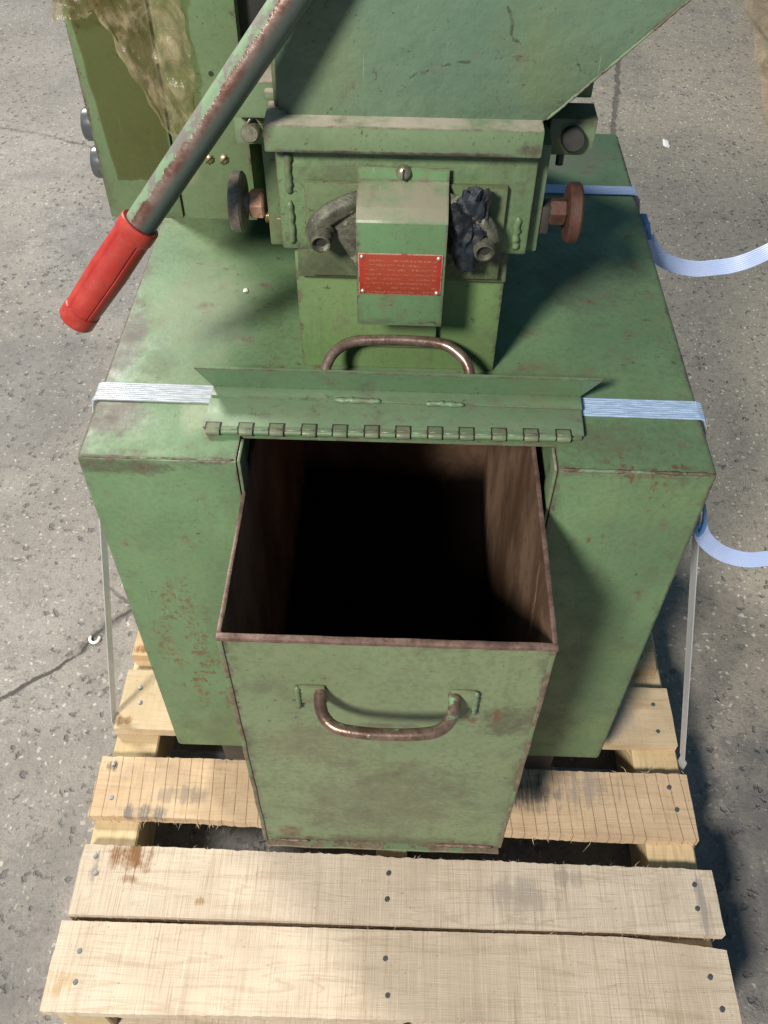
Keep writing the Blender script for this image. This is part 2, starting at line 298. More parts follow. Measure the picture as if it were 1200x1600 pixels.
def wood(name, c1, c2, saw=.5, seed=0.0, spots=(), stripes=0.0, along='x'):
    t = NT(name)
    c1 = tuple(v * .93 + .02 for v in c1)
    sx = (6, 70, 40) if along == 'x' else (70, 6, 40)
    grain = t.noise(1, 6, .65, t.scaled(sx, (seed, seed * 2, seed)), .6)
    fib = t.noise(1, 4, .6, t.scaled((22, 900, 900) if along == 'x' else (900, 22, 900), (seed, 0, 3)))
    # rough band-saw marks run across the board
    saws = t.noise(1, 3, .6, t.scaled((520, 14, 10), (seed * 3, 0, 0)) if along == 'x' else t.scaled((14, 520, 10)))
    sawl = t.noise(1, 3, .6, t.scaled((95, 5, 5), (seed * 5, 1, 0)) if along == 'x' else t.scaled((5, 95, 5)))
    blot = t.noise(11, 4, .6, t.scaled((1, 1, 1), (seed, seed, 0)))
    col = t.mix(t.ramp(blot, .32, .68), c1, c2)
    dk = tuple(v * k for v, k in zip(c1, (.62, .52, .42)))
    lg = t.noise(1, 3, .5, t.scaled((2.2, 34, 20) if along == 'x' else (34, 2.2, 20), (seed * 2, seed, 1)), 1.2)
    rings = t.math('ABSOLUTE', t.math('SUBTRACT', t.math('FRACT', t.math('MULTIPLY', lg, 9.0)), .5))
    col = t.mix(t.mul(t.ramp(rings, .16, .02), t.ramp(blot, .35, .6, .3, 1), .30), col, dk)
    col = t.mix(t.mul(t.ramp(grain, .5, .72), .40), col, dk)
    col = t.mix(t.mul(t.ramp(fib, .52, .8), .09), col, dk)
    col = t.mix(t.mul(t.ramp(saws, .52, .72), t.ramp(t.noise(7, 3, .6, t.scaled((1, 1, 1), (seed, 3, seed * 2))), .38, .62, .15, 1.0), .5 * saw), col, dk)
    col = t.mix(t.mul(t.ramp(saws, .46, .30), .22 * saw), col, tuple(min(1, v * 1.3) for v in c2))
    col = t.mix(t.mul(t.ramp(sawl, .54, .74), .28 * saw), col, dk)
    col = t.mix(t.mul(t.ramp(t.noise(5, 5, .7, t.scaled((1, 1.5, 1), (seed * 7, 4, 1))), .52, .75), .40), col, tuple(v * k for v, k in zip(c1, (.60, .62, .66))))
    col = t.mix(t.mul(t.ramp(t.noise(230, 3, .6), .66, .72), .5), col, tuple(v * .35 for v in c1))
    if stripes > 0:
        x = t.sep()[0]
        f = t.math('FRACT', t.math('MULTIPLY', t.math('ADD', x, t.math('ADD', t.math('MULTIPLY', t.noise(4, 2), .012), t.math('MULTIPLY', t.sep()[1], .06))), 1 / .0165))
        ln = t.mul(t.ramp(t.math('ABSOLUTE', t.math('SUBTRACT', f, .5)), .055, .015), t.ramp(t.noise(30, 3), .30, .50))
        col = t.mix(t.math('MULTIPLY', ln, stripes), col, (.16, .10, .055))
    for c, r, cc, k in spots:
        nz = t.math('ADD', t.math('MULTIPLY', t.noise(40, 5, .7), .40), t.math('ADD', t.math('MULTIPLY', saws, .2), t.math('MULTIPLY', sawl, .4)))
        col = t.mix(t.math('MULTIPLY', t.spot(c, r, nz, 5.5), k), col, cc)
    h = t.math('ADD', t.math('ADD', t.math('MULTIPLY', saws, .8 * saw), t.math('MULTIPLY', sawl, .6 * saw)), t.math('ADD', t.math('MULTIPLY', fib, .6), t.math('MULTIPLY', grain, .4)))
    return t.done(col, .78, 0, t.bump(h, .55, .0016), .2)

GREY = (.17, .155, .14); BRN = (.20, .10, .045)
M['wood1'] = wood('board_pale', (.51, .415, .315), (.59, .50, .395), 1.1, 1.0, [((-.39, -.29, -.05), (.03, .03, .03), (.40, .25, .10), .6), ((.12, -.26, -.05), (.12, .04, .03), (.48, .41, .31), .5)])
M['wood2'] = wood('board_pale_stained', (.51, .42, .33), (.59, .505, .405), 1.2, 2.7,
    [((-.335, -.135, -.05), (.052, .038, .03), BRN, 1), ((-.335, -.165, -.05), (.03, .012, .03), BRN, .8), ((.18, -.17, -.05), (.07, .05, .03), (.30, .26, .23), .6), ((-.235, -.19, -.05), (.012, .012, .03), (.3, .2, .11), 1),
     ((.24, -.145, -.05), (.03, .02, .03), (.3, .26, .22), .7), ((-.38, -.15, -.05), (.01, .04, .03), GREY, .6), ((.41, -.17, -.05), (.015, .05, .03), (.3, .27, .25), .8)])
M['wood3'] = wood('board_tan', (.52, .37, .235), (.60, .45, .30), .55, 4.1,
    [((-.335, -.075, -.05), (.055, .02, .03), GREY, .9), ((-.29, -.05, -.05), (.07, .02, .03), GREY, .5), ((.19, -.03, -.05), (.09, .045, .03), (.15, .13, .12), 1), ((.28, -.02, -.05), (.08, .05, .03), (.30, .25, .21), .8),
     ((-.17, -.045, -.05), (.012, .012, .03), (.08, .06, .05), 1), ((-.39, -.01, -.05), (.014, .014, .03), (.12, .09, .07), .9)], stripes=.8)
M['wood4'] = wood('board_tan_plain', (.48, .37, .23), (.56, .44, .30), .35, 6.3, [((.33, .09, -.05), (.06, .05, .03), (.36, .30, .25), .7), ((-.395, .06, -.05), (.03, .012, .03), (.25, .14, .06), .8)])
M['wood5'] = wood('board_knotty', (.46, .32, .175), (.58, .42, .25), .3, 8.8, [((-.385, .185, -.05), (.035, .014, .03), (.25, .12, .05), 1)])
M['wood_st'] = wood('stringer_wood', (.50, .38, .215), (.60, .47, .29), .4, 3.3, along='y')
t = NT('splinter_wood'); M['splinter'] = t.done((.62, .50, .33), .8)
t = NT('nail_steel'); M['nail'] = t.done(t.mix(t.noise(300), (.07, .075, .085), (.24, .25, .28)), .4, .6)

# ribbed white cord strapping
t = NT('strap_white')
t.b.inputs['Transmission Weight'].default_value = .0
nn = t.noise(1, 3, .5, t.scaled((60, 600, 60)))
sx_ = t.ramp(t.sep()[0], -.05, .20)   # bluish light on the buckle side, put into the strap colour
sc_ = t.mix(t.ramp(nn, .35, .65), t.mix(sx_, (.22, .25, .29), (.24, .33, .49)), t.mix(sx_, (.38, .41, .45), (.38, .50, .70)))
M['strap'] = t.done(sc_, .35)
t.b.inputs['Subsurface Weight'].default_value = .0
t = NT('strap_blue_white'); M['strap_b'] = t.done(t.mix(t.noise(25, 3), (.36, .48, .80), (.58, .68, .95)), .28)
t.b.inputs['Transmission Weight'].default_value = .25
t = NT('strap_edge'); M['strap_e'] = t.done((.62, .63, .66), .4); t.b.inputs['Transmission Weight'].default_value = .3; t.b.inputs['Alpha'].default_value = .75
t = NT('blue_buckle'); M['buckle'] = t.done((.10, .28, .62), .3); t.b.inputs['Transmission Weight'].default_value = .3
t = NT('blue_film'); M['bluefilm'] = t.done(t.mix(t.ramp(t.noise(60, 5), .4, .62), (.002, .0035, .006), (.008, .015, .026)), .62, 0, t.bump(t.noise(90, 5, .6), .6, .003))
t = NT('black_plastic'); M['black'] = t.done(t.mix(t.noise(80), (.035, .04, .045), (.09, .10, .11)), .3)
t = NT('white_plastic'); M['white'] = t.done((.75, .75, .74), .5)

def filmmat(name, c, alpha_lo, alpha_hi, rough=.25, bm_=.8, hi=1.9):
    t = NT(name)
    n = t.noise(30, 6, .65, dist=1.2)
    cr = t.noise(1, 6, .7, t.scaled((55, 55, 22), (2, 0, 1)))
    t.done(t.mix(t.ramp(n, .42, .66), c, tuple(min(1, v * hi) for v in c)), rough, 0, t.bump(cr, bm_, .003), .7)
    tr = t.n.new('ShaderNodeBsdfTransparent'); tr.inputs[0].default_value = (.97, .90, .72, 1)
    mx = t.n.new('ShaderNodeMixShader')
    t.l.new(t.ramp(n, .35, .7, alpha_lo, alpha_hi), mx.inputs[0])
    t.l.new(tr.outputs[0], mx.inputs[1]); t.l.new(t.b.outputs[0], mx.inputs[2]); t.l.new(mx.outputs[0], t.out.inputs[0])
    return t.m
M['amber'] = filmmat('amber_film', (.24, .20, .13), .16, .52, .2)
M['tape'] = filmmat('amber_tape', (.070, .078, .030), .38, .40, .22, .06, 1.15)
M['clear'] = filmmat('clear_film', (.36, .29, .22), .3, .5, .3, .2, 1.2)

# ------------------------------------------------------------------ floor material
t = NT('worn_concrete')
px_, py_, pz_ = t.sep()
wp = t.vec('ADD', t.pos, t.vec('SCALE', t.vec('SUBTRACT', t.noise(22, 5, .65, color=True), (.5, .5, .5)).outputs[0], scale=.040).outputs[0]).outputs[0]
wpc = t.vec('ADD', t.pos, t.vec('SCALE', t.vec('SUBTRACT', t.noise(22, 5, .65, color=True), (.5, .5, .5)).outputs[0], scale=.022).outputs[0]).outputs[0]
big = t.noise(1.7, 5, .6); mid = t.noise(9, 6, .7); fine = t.noise(70, 6, .7); grit = t.noise(330, 4, .6)
col = t.mix(t.ramp(big, .35, .68), (.215, .197, .180), (.295, .274, .255))
warm = t.ramp(t.math('ADD', px_, t.math('MULTIPLY', t.math('SUBTRACT', mid, .5), .3)), .25, .75)
col = t.mix(t.math('MULTIPLY', warm, .8), col, (.34, .30, .24))
col = t.mix(t.mul(t.ramp(mid, .46, .70), .55), col, (.19, .18, .17))
col = t.mix(t.mul(t.ramp(fine, .48, .66), .45), col, (.15, .14, .13))
col = t.mix(t.mul(t.ramp(grit, .46, .62), .36), col, (.12, .11, .10))
# aggregate stones ground flush, pale
v = t.voro(95, co=wp); vd = v.outputs['Distance']
pick = t.sep(v.outputs['Color'])[0]
ag = t.mul(t.ramp(vd, .34, .20), t.ramp(pick, .60, .66), t.ramp(mid, .30, .55, .5, 1.0))
col = t.mix(t.math('MULTIPLY', ag, t.ramp(warm, 0, 1, .55, 1.0)), col, t.mix(t.sep(v.outputs['Color'])[1], (.42, .39, .34), (.66, .62, .55)))
v2 = t.voro(62, co=t.vec('ADD', t.pos, t.vec('SCALE', t.vec('SUBTRACT', t.noise(60, 4, color=True), (.5, .5, .5)).outputs[0], scale=.030).outputs[0]).outputs[0])
p2 = t.sep(v2.outputs['Color'])[0]
pit = t.mul(t.ramp(v2.outputs['Distance'], .42, .20), t.ramp(p2, .78, .80), t.ramp(t.noise(5, 3), .36, .52))
col = t.mix(t.math('MULTIPLY', pit, .6), col, (.075, .075, .078))
pit2 = t.mul(t.ramp(t.noise(75, 5, .68, t.scaled((1, 1, 1), (7, 7, 0))), .59, .68), .36)
col = t.mix(pit2, col, (.10, .095, .09))
for c_, r_, k_ in (((-.75, 1.5, -.18), (.45, .5, .5), .35), ((.45, 1.9, -.18), (.3, .25, .5), .4), ((.62, .0, -.18), (.28, .40, .5), .75), ((.50, -.15, -.18), (.14, .25, .5), .6), ((.75, 2.7, -.18), (.25, .5, .5), .4), ((-.9, .9, -.18), (.5, .4, .5), .35), ((-.5, -.2, -.18), (.12, .3, .5), .45)):  # stains; right of the pallet they also carry the machine's cast shadow
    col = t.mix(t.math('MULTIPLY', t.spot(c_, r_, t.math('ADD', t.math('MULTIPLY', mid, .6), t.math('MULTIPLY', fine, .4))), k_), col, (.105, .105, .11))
# dark smears
sm = t.ramp(t.noise(3.1, 6, .72, t.scaled((1, 1, 1), (4, 2, 0)), .8), .52, .72)
col = t.mix(t.mul(sm, .55), col, (.15, .145, .14))
def z0(pts): return [(x_, y_, -.18) for x_, y_ in pts]
ck = t.seg(wpc, z0([(-.80, .06), (-.644, .156), (-.61, .188), (-.571, .22), (-.535, .253), (-.517, .293), (-.486, .328), (-.44, .37), (-.36, .40)]), .0016, .0040)
ck2 = t.mul(t.seg(wpc, z0([(-.95, .50), (-.738, .456), (-.661, .441), (-.618, .435), (-.546, .411), (-.47, .36)]), .0005, .006), t.ramp(mid, .40, .56))
ck3 = t.mul(t.seg(wp, z0([(-1.6, 2.2), (-1.269, 2.138), (-1.141, 2.111), (-.985, 2.048), (-.7, 1.9)]), .001, .010), t.ramp(mid, .36, .55))
sp1 = t.mul(t.seg(wp, z0([(-.535, .262), (-.505, .305), (-.47, .345)]), .004, .012), t.ramp(fine, .35, .55))
jt = t.mul(t.seg(wp, z0([(.90, 3.6), (.842, 3.319), (.771, 2.94), (.711, 2.561), (.648, 2.213), (.60, 1.9)]), .005, .008), .7)
cr = t.mx(ck, t.mul(ck2, .7), t.mul(ck3, .6), t.mul(sp1, .6), jt)
col = t.mix(t.math('MULTIPLY', cr, .9), col, (.045, .042, .04))
h = t.math('ADD', t.math('MULTIPLY', fine, .7), t.math('MULTIPLY', grit, .5))
h = t.math('SUBTRACT', h, t.math('MULTIPLY', t.mx(cr, pit, pit2), 1.6)); h = t.math('ADD', h, t.math('MULTIPLY', ag, .2))
M['floor'] = t.done(col, t.ramp(mid, .3, .7, .60, .82), 0, t.bump(h, .7, .003), .3)

# ------------------------------------------------------------------ mesh helpers
ROOTS = {}
def link(name, me, mat=None, parent=None, smooth=False, **props):
    o = bpy.data.objects.new(name, me); C.objects.link(o)
    mats = mat if isinstance(mat, (list, tuple)) else [mat]
    if not len(me.materials):
        for m in mats:
            if m: me.materials.append(m)
    if smooth is not False:
        for p in me.polygons: p.use_smooth = True
        if smooth is not True: me.set_sharp_from_angle(angle=R(smooth))
    if parent is not None:
        o.parent = parent; o.matrix_parent_inverse = wm(parent).inverted()
    for k, v in props.items(): o[k] = v
    return o
def wm(o):
    m = Matrix.Translation(o.location)
    if o.parent: m = wm(o.parent) @ o.matrix_parent_inverse @ m
    return m
def root(name, loc, label, cat, group=None):
    o = bpy.data.objects.new(name, None); C.objects.link(o); o.location = loc; o.empty_display_size = .05
    o['label'] = label; o['category'] = cat
    if group: o['group'] = group
    return o
def tag(o, label, cat, group=None):
    o['label'] = label; o['category'] = cat
    if group: o['group'] = group
    return o
def fin(bm, name):
    bmesh.ops.recalc_face_normals(bm, faces=bm.faces)
    me = bpy.data.meshes.new(name); bm.to_mesh(me); bm.free(); return me
def bx(bm, x0, x1, y0, y1, z0_, z1, bev=0.0, seg=2, M4=None):
    r = bmesh.ops.create_cube(bm, size=1)
    vs = r['verts']
    for v in vs:
        v.co = Vector(((x0 + x1) / 2 + v.co.x * (x1 - x0), (y0 + y1) / 2 + v.co.y * (y1 - y0), (z0_ + z1) / 2 + v.co.z * (z1 - z0_)))
    if bev:
        es = list({e for v in vs for e in v.link_edges})
        rr = bmesh.ops.bevel(bm, geom=es, offset=bev, segments=seg, affect='EDGES', profile=.5)
        vs = list({v for v in rr['verts']} | {v for v in vs if v.is_valid})
    if M4 is not None:
        for v in vs: v.co = M4 @ v.co
    return vs
def box(name, x0, x1, y0, y1, z0_, z1, mat, parent=None, bev=.0015, seg=2, **p):
    bm = bmesh.new(); bx(bm, x0, x1, y0, y1, z0_, z1, bev, seg)
    return link(name, fin(bm, name), mat, parent, smooth=35, **p)
def prism(bm, pts, axis, a, b, bev=0.0):
    """polygon pts (2-D) extruded along axis from a to b"""
    def P(u, v, w_):
        return {'y': (u, w_, v), 'x': (w_, u, v), 'z': (u, v, w_)}[axis]
    lo = [bm.verts.new(P(u, v, a)) for u, v in pts]; hi = [bm.verts.new(P(u, v, b)) for u, v in pts]
    n = len(pts)
    fs = [bm.faces.new(lo), bm.faces.new(hi[::-1])]
    for i in range(n): fs.append(bm.faces.new((lo[i], lo[(i + 1) % n], hi[(i + 1) % n], hi[i])))
    if bev:
        es = list({e for f in fs for e in f.edges})
        bmesh.ops.bevel(bm, geom=es, offset=bev, segments=2, affect='EDGES', profile=.5)
def plate(name, pts, axis, a, b, mat, parent=None, bev=.001, **p):
    bm = bmesh.new(); prism(bm, pts, axis, a, b, bev)
    return link(name, fin(bm, name), mat, parent, smooth=35, **p)
def smoothpath(pts, n=8):
    P = [Vector(p) for p in pts]; out = []
    for i in range(len(P) - 1):
        p0 = P[max(i - 1, 0)]; p1 = P[i]; p2 = P[i + 1]; p3 = P[min(i + 2, len(P) - 1)]
        for k in range(n):
            u = k / n
            out.append(.5 * ((2 * p1) + (p2 - p0) * u + (2 * p0 - 5 * p1 + 4 * p2 - p3) * u * u + (3 * p1 - p0 - 3 * p2 + p3) * u ** 3))
    out.append(P[-1]); return out
def sweep(bm, path, prof, up=(0, 0, 1), close=True, caps=True, scale=None, fixed=False):
    """sweep closed profile [(a,b)..] (a along side, b along normal) on path"""
    rings = []; n = len(path); upv = Vector(up)
    for i, p in enumerate(path):
        d = (path[min(i + 1, n - 1)] - path[max(i - 1, 0)]).normalized()
        s = d.cross(upv)
        if s.length < 1e-4: s = d.cross(Vector((0, 1, 0)))
        s.normalize(); nn = s.cross(d).normalized()
        if not fixed: upv = nn
        k = scale[i] if scale else 1
        rings.append([bm.verts.new(p + s * a * k + nn * b * k) for a, b in prof])
    m = len(prof)
    for i in range(n - 1):
        for j in range(m):
            bm.faces.new((rings[i][j], rings[i][(j + 1) % m], rings[i + 1][(j + 1) % m], rings[i + 1][j]))
    if caps:
        bm.faces.new(rings[0][::-1]); bm.faces.new(rings[-1])
def circ(r, n=16, sx=1, sy=1): return [(r * sx * math.cos(2 * PI * i / n), r * sy * math.sin(2 * PI * i / n)) for i in range(n)]
def tube(name, pts, r, mat, parent=None, n=16, sm=8, scale=None, **p):
    bm = bmesh.new(); path = smoothpath(pts, sm) if sm else [Vector(q) for q in pts]
    sweep(bm, path, circ(r, n), scale=scale)
    return link(name, fin(bm, name), mat, parent, smooth=50, **p)
def lathe(bm, prof, o, d, n=24):
    """prof [(r, h)] turned about direction d at o"""
    d = Vector(d).normalized(); s = d.orthogonal().normalized(); u = d.cross(s); o = Vector(o)
    rings = []
    for r, h in prof:
        if r < 1e-6: rings.append([bm.verts.new(o + d * h)])
        else: rings.append([bm.verts.new(o + d * h + (s * math.cos(2 * PI * i / n) + u * math.sin(2 * PI * i / n)) * r) for i in range(n)])
    for a, b in zip(rings, rings[1:]):
        for i in range(n):
            j = (i + 1) % n
            if len(a) == 1: bm.faces.new((a[0], b[j], b[i]))
            elif len(b) == 1: bm.faces.new((a[i], a[j], b[0]))
            else: bm.faces.new((a[i], a[j], b[j], b[i]))
def turned(name, prof, o, d, mat, parent=None, n=24, ang=40, **p):
    bm = bmesh.new(); lathe(bm, prof, o, d, n)
    return link(name, fin(bm, name), mat, parent, smooth=ang, **p)
def boolean(o, cutter_me):
    c = bpy.data.objects.new('cutter', cutter_me); C.objects.link(c)
    md = o.modifiers.new('b', 'BOOLEAN'); md.object = c; md.operation = 'DIFFERENCE'; md.solver = 'EXACT'
    dg = bpy.context.evaluated_depsgraph_get(); me = bpy.data.meshes.new_from_object(o.evaluated_get(dg))
    o.modifiers.clear(); old = o.data; me.name = old.name; o.data = me
    bpy.data.objects.remove(c); bpy.data.meshes.remove(cutter_me)
def weldbead(name, a, b, r, mat, parent, n=18, **p):
    """lumpy weld bead from a to b"""
    bm = bmesh.new(); a = Vector(a); b = Vector(b); path = []; sc = []
    for i in range(n + 1):
        u = i / n
        path.append(a.lerp(b, u) + Vector([random.uniform(-.15, .15) * r for _ in range(3)]))
        sc.append((.4 if i in (0, n) else 1) * random.uniform(.7, 1.15))
    sweep(bm, path, circ(r, 8), scale=sc)
    return link(name, fin(bm, name), mat, parent, smooth=True, **p)

# ------------------------------------------------------------------ floor
bm = bmesh.new()
bmesh.ops.create_grid(bm, x_segments=4, y_segments=4, size=9)
for v in bm.verts: v.co.z = -.18; v.co.y += 4
link('floor', fin(bm, 'floor'), M['floor'], kind='structure')

# ------------------------------------------------------------------ pallet
pal = root('wooden_pallet', (0, .2, -.18), 'rough pale wooden pallet with frayed deck boards standing under the green machine', 'pallet')
def board(x0, x1, f0, f1, b0, b1, mat, zt=-.05, th=.017, nails=(), frayF=.0012, frayB=.0012, seed=0, wane=None, splint=0, endj=.002, tilt=0):
    """deck board: front edge y f0->f1, back edge b0->b1 (left to right)"""
    bm = bmesh.new(); n = 150; rnd = random.Random(seed); T = []; F = []
    for i in range(n + 1):
        u = i / n; xf = x0 + (x1 - x0) * u; xb = xf
        if i == 0: xf += rnd.uniform(-endj, endj)
        nf = noise.noise((xf * 5, seed, 0)) * frayF * 1.6 + noise.noise((xf * 160, seed, 5)) * frayF * .5 + (rnd.uniform(-1, 1) * frayF * .35)
        nb = noise.noise((xf * 5, seed + 9, 0)) * frayB * 1.6 + noise.noise((xf * 160, seed, 7)) * frayB * .5 + (rnd.uniform(-1, 1) * frayB * .35)
        yf = f0 + (f1 - f0) * u + nf; yb = b0 + (b1 - b0) * u + nb
        if wane: yb -= wane(u)
        row = []
        for k in range(5):
            v_ = k / 4; y = yf + (yb - yf) * v_
            z = zt + tilt * u + noise.noise((xf * 6, y * 9, seed)) * .0008
            if i in (0, n): xf2 = xf + noise.noise((y * 60, seed, i)) * endj
            else: xf2 = xf
            row.append(bm.verts.new((xf2, y, z)))
        T.append(row)
    B = [[bm.verts.new((v.co.x, v.co.y, v.co.z - th)) for v in (r[0], r[-1])] for r in T]
    for i in range(n):
        for k in range(4): bm.faces.new((T[i][k], T[i + 1][k], T[i + 1][k + 1], T[i][k + 1]))
        bm.faces.new((B[i][0], B[i + 1][0], T[i + 1][0], T[i][0])); bm.faces.new((T[i][4], T[i + 1][4], B[i + 1][1], B[i][1]))
        bm.faces.new((B[i][1], B[i + 1][1], B[i + 1][0], B[i][0]))
    bm.faces.new(T[0] + [B[0][1], B[0][0]]); bm.faces.new(T[n][::-1] + [B[n][0], B[n][1]])
    o = link('deck_board', fin(bm, 'deck_board'), mat, pal, smooth=28)
    for nx, ny, proud in nails:
        turned('nail', [(0, .0012 if proud else .0003), (.0030, .0010 if proud else .0002), (.0036, -.002)], (nx, ny, zt + tilt * (nx - x0) / (x1 - x0) + .0006), (0, .05, 1), M['nail'], o, 12)
    if splint:
        bm = bmesh.new()
        for s in range(splint):
            u = rnd.random(); side = rnd.random() < .5
            x = x0 + (x1 - x0) * u; y = (f0 + (f1 - f0) * u) if side else (b0 + (b1 - b0) * u - (wane(u) if wane else 0))
            dz = zt - (rnd.uniform(.004, th) if side else rnd.uniform(.001, .006))
            L = rnd.uniform(.003, .009) * (1 if rnd.random() < .9 else 2) * (1.1 if side else .8)
            d = Vector((rnd.uniform(-.9, .9), (-1 if side else 1) * rnd.uniform(.4, 1), rnd.uniform(-.7, .1) if side else rnd.uniform(-.1, .5))).normalized()
            p0 = Vector((x, y + (.001 if side else -.001), dz)); bend = Vector((rnd.uniform(-1, 1), 0, -.6)) * L * .35
            path = [p0, p0 + d * L * .5, p0 + d * L + bend]
            sweep(bm, path, circ(rnd.uniform(.0002, .0005), 4), scale=[1, .8, .15])
        link('splinter', fin(bm, 'splinters'), M['splinter'], o, kind='stuff')
    return o
board(-.404, .430, -.322, -.312, -.219, -.214, M['wood1'], seed=1, zt=-.05, frayF=.0016, frayB=.0008, splint=60,
      nails=[(-.374, -.254, 0), (-.370, -.289, 0), (.005, -.250, 0), (.009, -.291, 0), (.403, -.258, 1), (.410, -.293, 1)],
      wane=lambda u: .012 * max(0, (u - .84) / .16) ** 1.3)
board(-.402, .432, -.212, -.2085, -.1225, -.128, M['wood2'], seed=2, zt=-.0492, frayF=.0006, frayB=.0022, splint=230,
      nails=[(-.382, -.138, 1), (-.376, -.160, 1), (.006, -.147, 1), (.005, -.180, 1), (.405, -.148, 1), (.403, -.178, 1)])
board(-.406, .424, -.083, -.089, .004, .006, M['wood3'], seed=3, zt=-.0505, frayF=.0018, frayB=.0020, splint=230,
      nails=[(-.388, -.008, 1), (-.380, -.057, 0), (.396, -.015, 1), (.401, -.047, 1), (0, -.03, 1)])
board(-.400, .420, .047, .049, .146, .143, M['wood4'], seed=4, zt=-.0495, frayF=.001, frayB=.001, splint=50,
      nails=[(-.376, .115, 1), (-.371, .090, 1), (.395, .115, 0), (.395, .071, 0)])
board(-.402, .412, .172, .176, .268, .262, M['wood5'], seed=5, zt=-.051, splint=20, nails=[(-.38, .2, 1), (-.38, .24, 1), (.39, .2, 1)])
board(-.401, .415, .305, .303, .395, .398, M['wood4'], seed=6, splint=10, nails=[(-.38, .33, 1), (.39, .34, 1)])
board(-.403, .418, .440, .442, .535, .532, M['wood3'], seed=7, splint=10, nails=[(-.38, .47, 1), (.39, .47, 1)])
board(-.400, .416, .575, .575, .675, .672, M['wood1'], seed=8, splint=10, nails=[(-.38, .6, 1), (.39, .6, 1)])
for (x0, x1) in ((-.400, -.337), (-.012, .030), (.356, .421)):
    bm = bmesh.new(); bx(bm, x0, x1, -.316, .672, -.158, -.0676, .002, 1)
    bmesh.ops.subdivide_edges(bm, edges=[e for e in bm.edges if e.calc_length() > .5], cuts=40)
    for v in bm.verts: v.co.x += noise.noise((v.co.y * 12, x0 * 9, v.co.z * 20)) * .002
    link('stringer', fin(bm, 'stringer'), M['wood_st'], pal, smooth=30)
def lower(y0, y1, mat):
    bm = bmesh.new(); bx(bm, -.404, .424, y0, y1, -.1775, -.1585, .0015, 1)
    return link('bottom_board', fin(bm, 'bottom_board'), mat, pal, smooth=30)
lower(-.326, -.236, M['wood1']); lower(.30, .39, M['wood4']); lower(.585, .675, M['wood5'])

# ------------------------------------------------------------------ machine
H = .566
mach = root('granulator_machine', (0, .3, -.05), 'heavy green machine with a hopper and red gripped lever, strapped on the wooden pallet', 'machine')
cab = box('cabinet', -.290, .2905, 0, .647, 0, H, M['cabinet'], mach, bev=.005, seg=3)
bm = bmesh.new(); bx(bm, -.1445, .1475, -.02, .46, .055, H - .004)
boolean(cab, fin(bm, 'c'))
bm = bmesh.new(); prism(bm, [(-.1445, -.02), (.1475, -.02), (.1475, .034), (-.1445, .034)], 'z', H - .03, H + .02)
boolean(cab, fin(bm, 'c'))
cab.data.polygons.foreach_set('use_smooth', [True] * len(cab.data.polygons)); cab.data.set_sharp_from_angle(angle=R(30))
# return lips of the opening (folded sheet, the right one torn at its lower end)
plate('opening_lip', [(.001, .565), (.030, .565), (.030, .52), (.018, .500), (.001, .480)], 'x', .1435, .1465, M['flange'], mach, bev=.0006, label='torn folded lip at the right of the bin opening')
plate('opening_lip', [(.001, .565), (.030, .565), (.030, .52), (.010, .500), (.001, .490)], 'x', -.1435, -.1405, M['paint'], mach, bev=.0006)
weldbead('weld_bead', (-.288, .002, .5645), (-.146, .002, .5650), .0012, M['edge_rust'], mach, 50)
weldbead('weld_bead', (.150, .002, .5650), (.288, .002, .5645), .0020, M['edge_rust'], mach, 50)
for x0, x1, mt in ((-.232, -.196, 'steel_dark'), (.190, .232, 'steel_dark')):
    box('foot', x0, x1, .004, .05, -.0495, -.0005, M[mt], mach, bev=.006, seg=3)
for x0 in (-.232, .196): box('foot', x0, x0 + .036, .58, .63, -.0495, -.0005, M['steel_dark'], mach, bev=.006)

# chute column and its front plates
col_ = box('chute_column', -.0955, .0945, .135, .44, H + .0005, .700, M['column'], mach, bev=.002)
pa_ = plate('mounting_plate', [(-.0925, .6765), (.0945, .6755), (.0935, .706), (-.0915, .706)], 'y', .127, .1345, M['grimy'], mach, bev=.0012)
hs = box('cutting_chamber', -.104, .1085, .1255, .50, .7055, .7985, M['housing'], mach, bev=.002)
weldbead('weld_bead', (-.0935, .1253, .796), (-.0945, .1253, .758), .0034, M['housing'], hs, 12)
weldbead('weld_bead', (-.0945, .1253, .752), (-.0945, .1253, .712), .0036, M['housing'], hs, 12)
weldbead('weld_bead', (.0975, .1253, .742), (.0985, .1253, .711), .0040, M['housing'], hs, 12)
box('side_plate', -.1165, -.1045, .140, .47, .700, .7985, M['grimy'], mach, bev=.0015)
box('side_plate', .1090, .1195, .140, .47, .700, .7985, M['paint'], mach, bev=.0015)
box('bearing_plate', -.0815, .0860, .1195, .1252, .6835, .7715, M['grimy'], mach, bev=.0010)
box('bearing_plate', -.0350, .0350, .1262, .1345, .60, .676, M['column'], mach, bev=.001)
# flange under the hopper: two stacked plates with a dusty ledge
box('flange', -.1095, .1075, .1100, .48, .8015, .8235, M['flange'], mach, bev=.0015)

